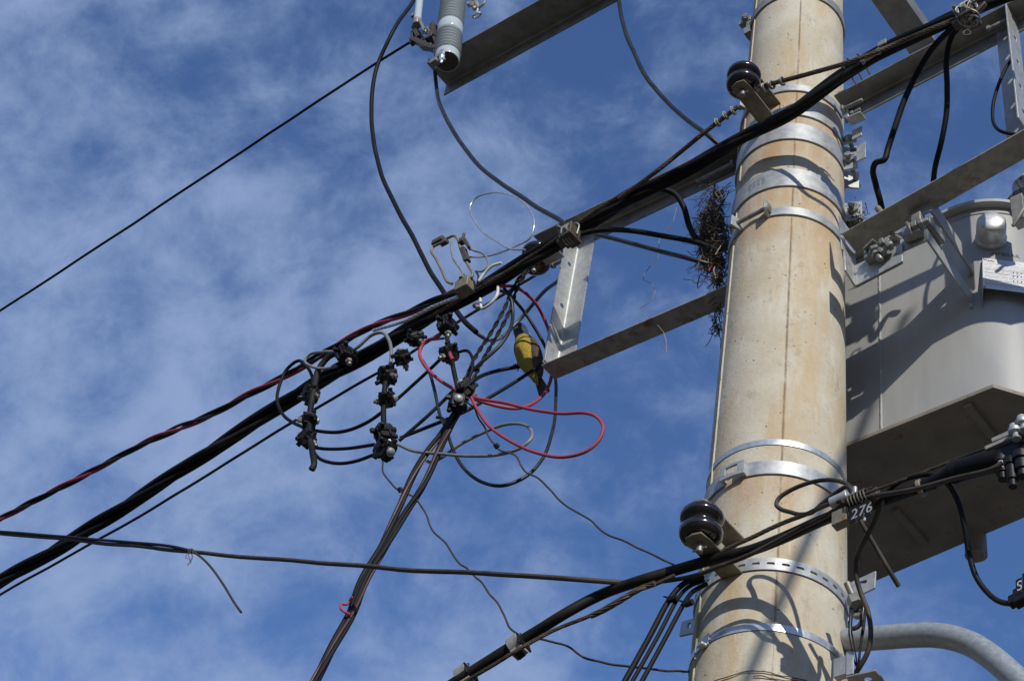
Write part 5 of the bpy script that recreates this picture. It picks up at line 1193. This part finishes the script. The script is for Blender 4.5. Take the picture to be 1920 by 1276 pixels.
# S tag at the right edge
tg2 = thing('number_tag', 'dark plate bearing a faded S on the drooping cable at the right edge', 'tag', at(1912, 1105, .28))
q0 = at(1905, 1115, .29); ud = (at(1916, 1109, .29)-q0).normalized(); vd = (at(1904, 1087, .29)-q0).normalized(); nt = ud.cross(vd).normalized(); nt = nt if nt.dot(CAM-q0) > 0 else -nt
pw, ph_ = (at(1916, 1109, .29)-q0).length, (at(1904, 1087, .29)-q0).length
for k, tx in enumerate('S2'):
    q = q0+ud*(k*(pw+.002))+vd*(.008*k); m = MB(); m.prism([q, q+ud*pw, q+ud*pw+vd*ph_, q+vd*ph_], -nt*.003); pl_ = m.build('tag_plate', PLAST, tg2, bevel=.0006)
    if k == 0: text_mesh(tx, ph_*.9, q+ud*.003+vd*(ph_*.18)+nt*.0007, ud, vd, nt, 'letter', INKG, pl_, sx=.8, bold=.0003)
m = MB(); m.box(at(1908, 1122, .275), ud*.02, N*.012, vd*.012); m.box(at(1918, 1116, .275), ud*.02, N*.014, vd*.02); m.build('cable_tie', PLAST, tg2, bevel=.002)

# ------------------------------------------------------------------ lower right hardware
hb = thing('eye_fitting', 'shaded hook bolt and eye ring at the right edge of the slotted band', 'eye bolt', at(1605, 1130, .05))
m = MB(); m.tube([at(1588, 1092, .12), at(1602, 1124, .10)], .0095, 12); m.hexa(at(1600, 1120, .10), at(1606, 1132, .10)-at(1600, 1120, .10), .020, .03); m.build('bolt', GALVD, hb)
m = MB(); add_plate(m, [(0, 0), (.075, .012), (.078, .07), (.0, .06)], [rrect(.038, .045, .026, .012)], at(1597, 1125, -.02), A, Z, N, .006); m.build('slotted_plate', GALV, hb, bevel=.001)
m = MB(); c = at(1610, 1142, .08); m.tube([c+A*(.016*math.cos(i*.4))+Z*(.022*math.sin(i*.4)) for i in range(17)], .009, 10, False); m.build('eye_ring', GALV, hb)
m = MB(); c = at(1603, 1162, .08); m.tube([c+A*(.022*math.cos(i*.33-1.9))+Z*(.026*math.sin(i*.33-1.9)) for i in range(13)], .0065, 9); m.build('hook', DARKM, hb)
lp = thing('bracket_plate', 'angled steel plate with a round hole at the bottom right of the pole', 'bracket', at(1620, 1265, .1))
zpl = at(1620, 1262, .16).z
def zp(x, y): return at_z(x, y, zpl)
o_ = zp(1586, 1266); uxp = (zp(1641, 1253)-o_); Lu = uxp.length; uxp.normalize(); uyp = Z.cross(uxp); tst = (zp(1660, 1282)-zp(1641, 1253)); uyp = uyp if uyp.dot(tst) > 0 else -uyp
hc = zp(1628, 1270)-o_
m = MB(); add_plate(m, [(0, 0), (Lu, 0), (Lu+.01, .16), (.0, .16)], [circ(hc.dot(uxp), hc.dot(uyp), .010, 16)], o_, uxp, uyp, -Z, .006); m.build('plate', GALVD, lp, bevel=.001)
m = MB(); m.prism([o_+Z*.002, o_+uxp*.02+Z*.002, o_+uxp*.02+Z*.07, o_+Z*.075], uyp*.005); m.box(at(1578, 1252, .16), A*.018, N*.01, Z*.028); m.build('upright_flange', GALV, lp, bevel=.001)
lt = thing('bracket_lug', 'small slotted galvanized lug on the lower left edge of the pole', 'lug', at(1285, 1176, .05))
m = MB(); q = at(1276, 1194, .0); ua = (at(1304, 1188, .0)-q).normalized(); add_plate(m, [(0, 0), (.055, 0), (.055, .055), (.004, .05)], [rrect(.034, .03, .012, .022)], q, ua, Z, N, .008); m.build('plate', GALV, lt, bevel=.001)
# pipe arm
pp = path([(1570, 1201, -.05), (1620, 1197), (1670, 1193), (1715, 1190), (1755, 1190), (1790, 1196), (1825, 1209), (1860, 1232), (1895, 1262), (1935, 1300), (1980, 1345)], -.05, 8)
o = MB().tube(pp, 22.5/pxm(pp[20]), 36).build('pipe_arm', mat('galvanized_pipe', (0.27, 0.31, 0.335), (0.37, 0.405, 0.425), 0.5, 0.35, 70, 6, bump=0.08), None, loc=pp[0], ang=60); tag(o, 'thick galvanized pipe arm bending down to the bottom right corner', 'pipe')

# ------------------------------------------------------------------ things standing towards the sun, outside the picture
o1 = hit(1535, 965)+sd*4.2; o2 = hit(1405, 1262)+sd*4.2; dd = (o2-o1).normalized()
o = MB().tube([o1-dd*1.2+Vector((0, 0, .05)), o1, o2, o2+dd*1.6+Vector((0, 0, .05))], .016, 10).build('overhead_cable', RUBD, None, loc=o1); tag(o, 'single black cable strung nearer the street than the pole', 'cable')
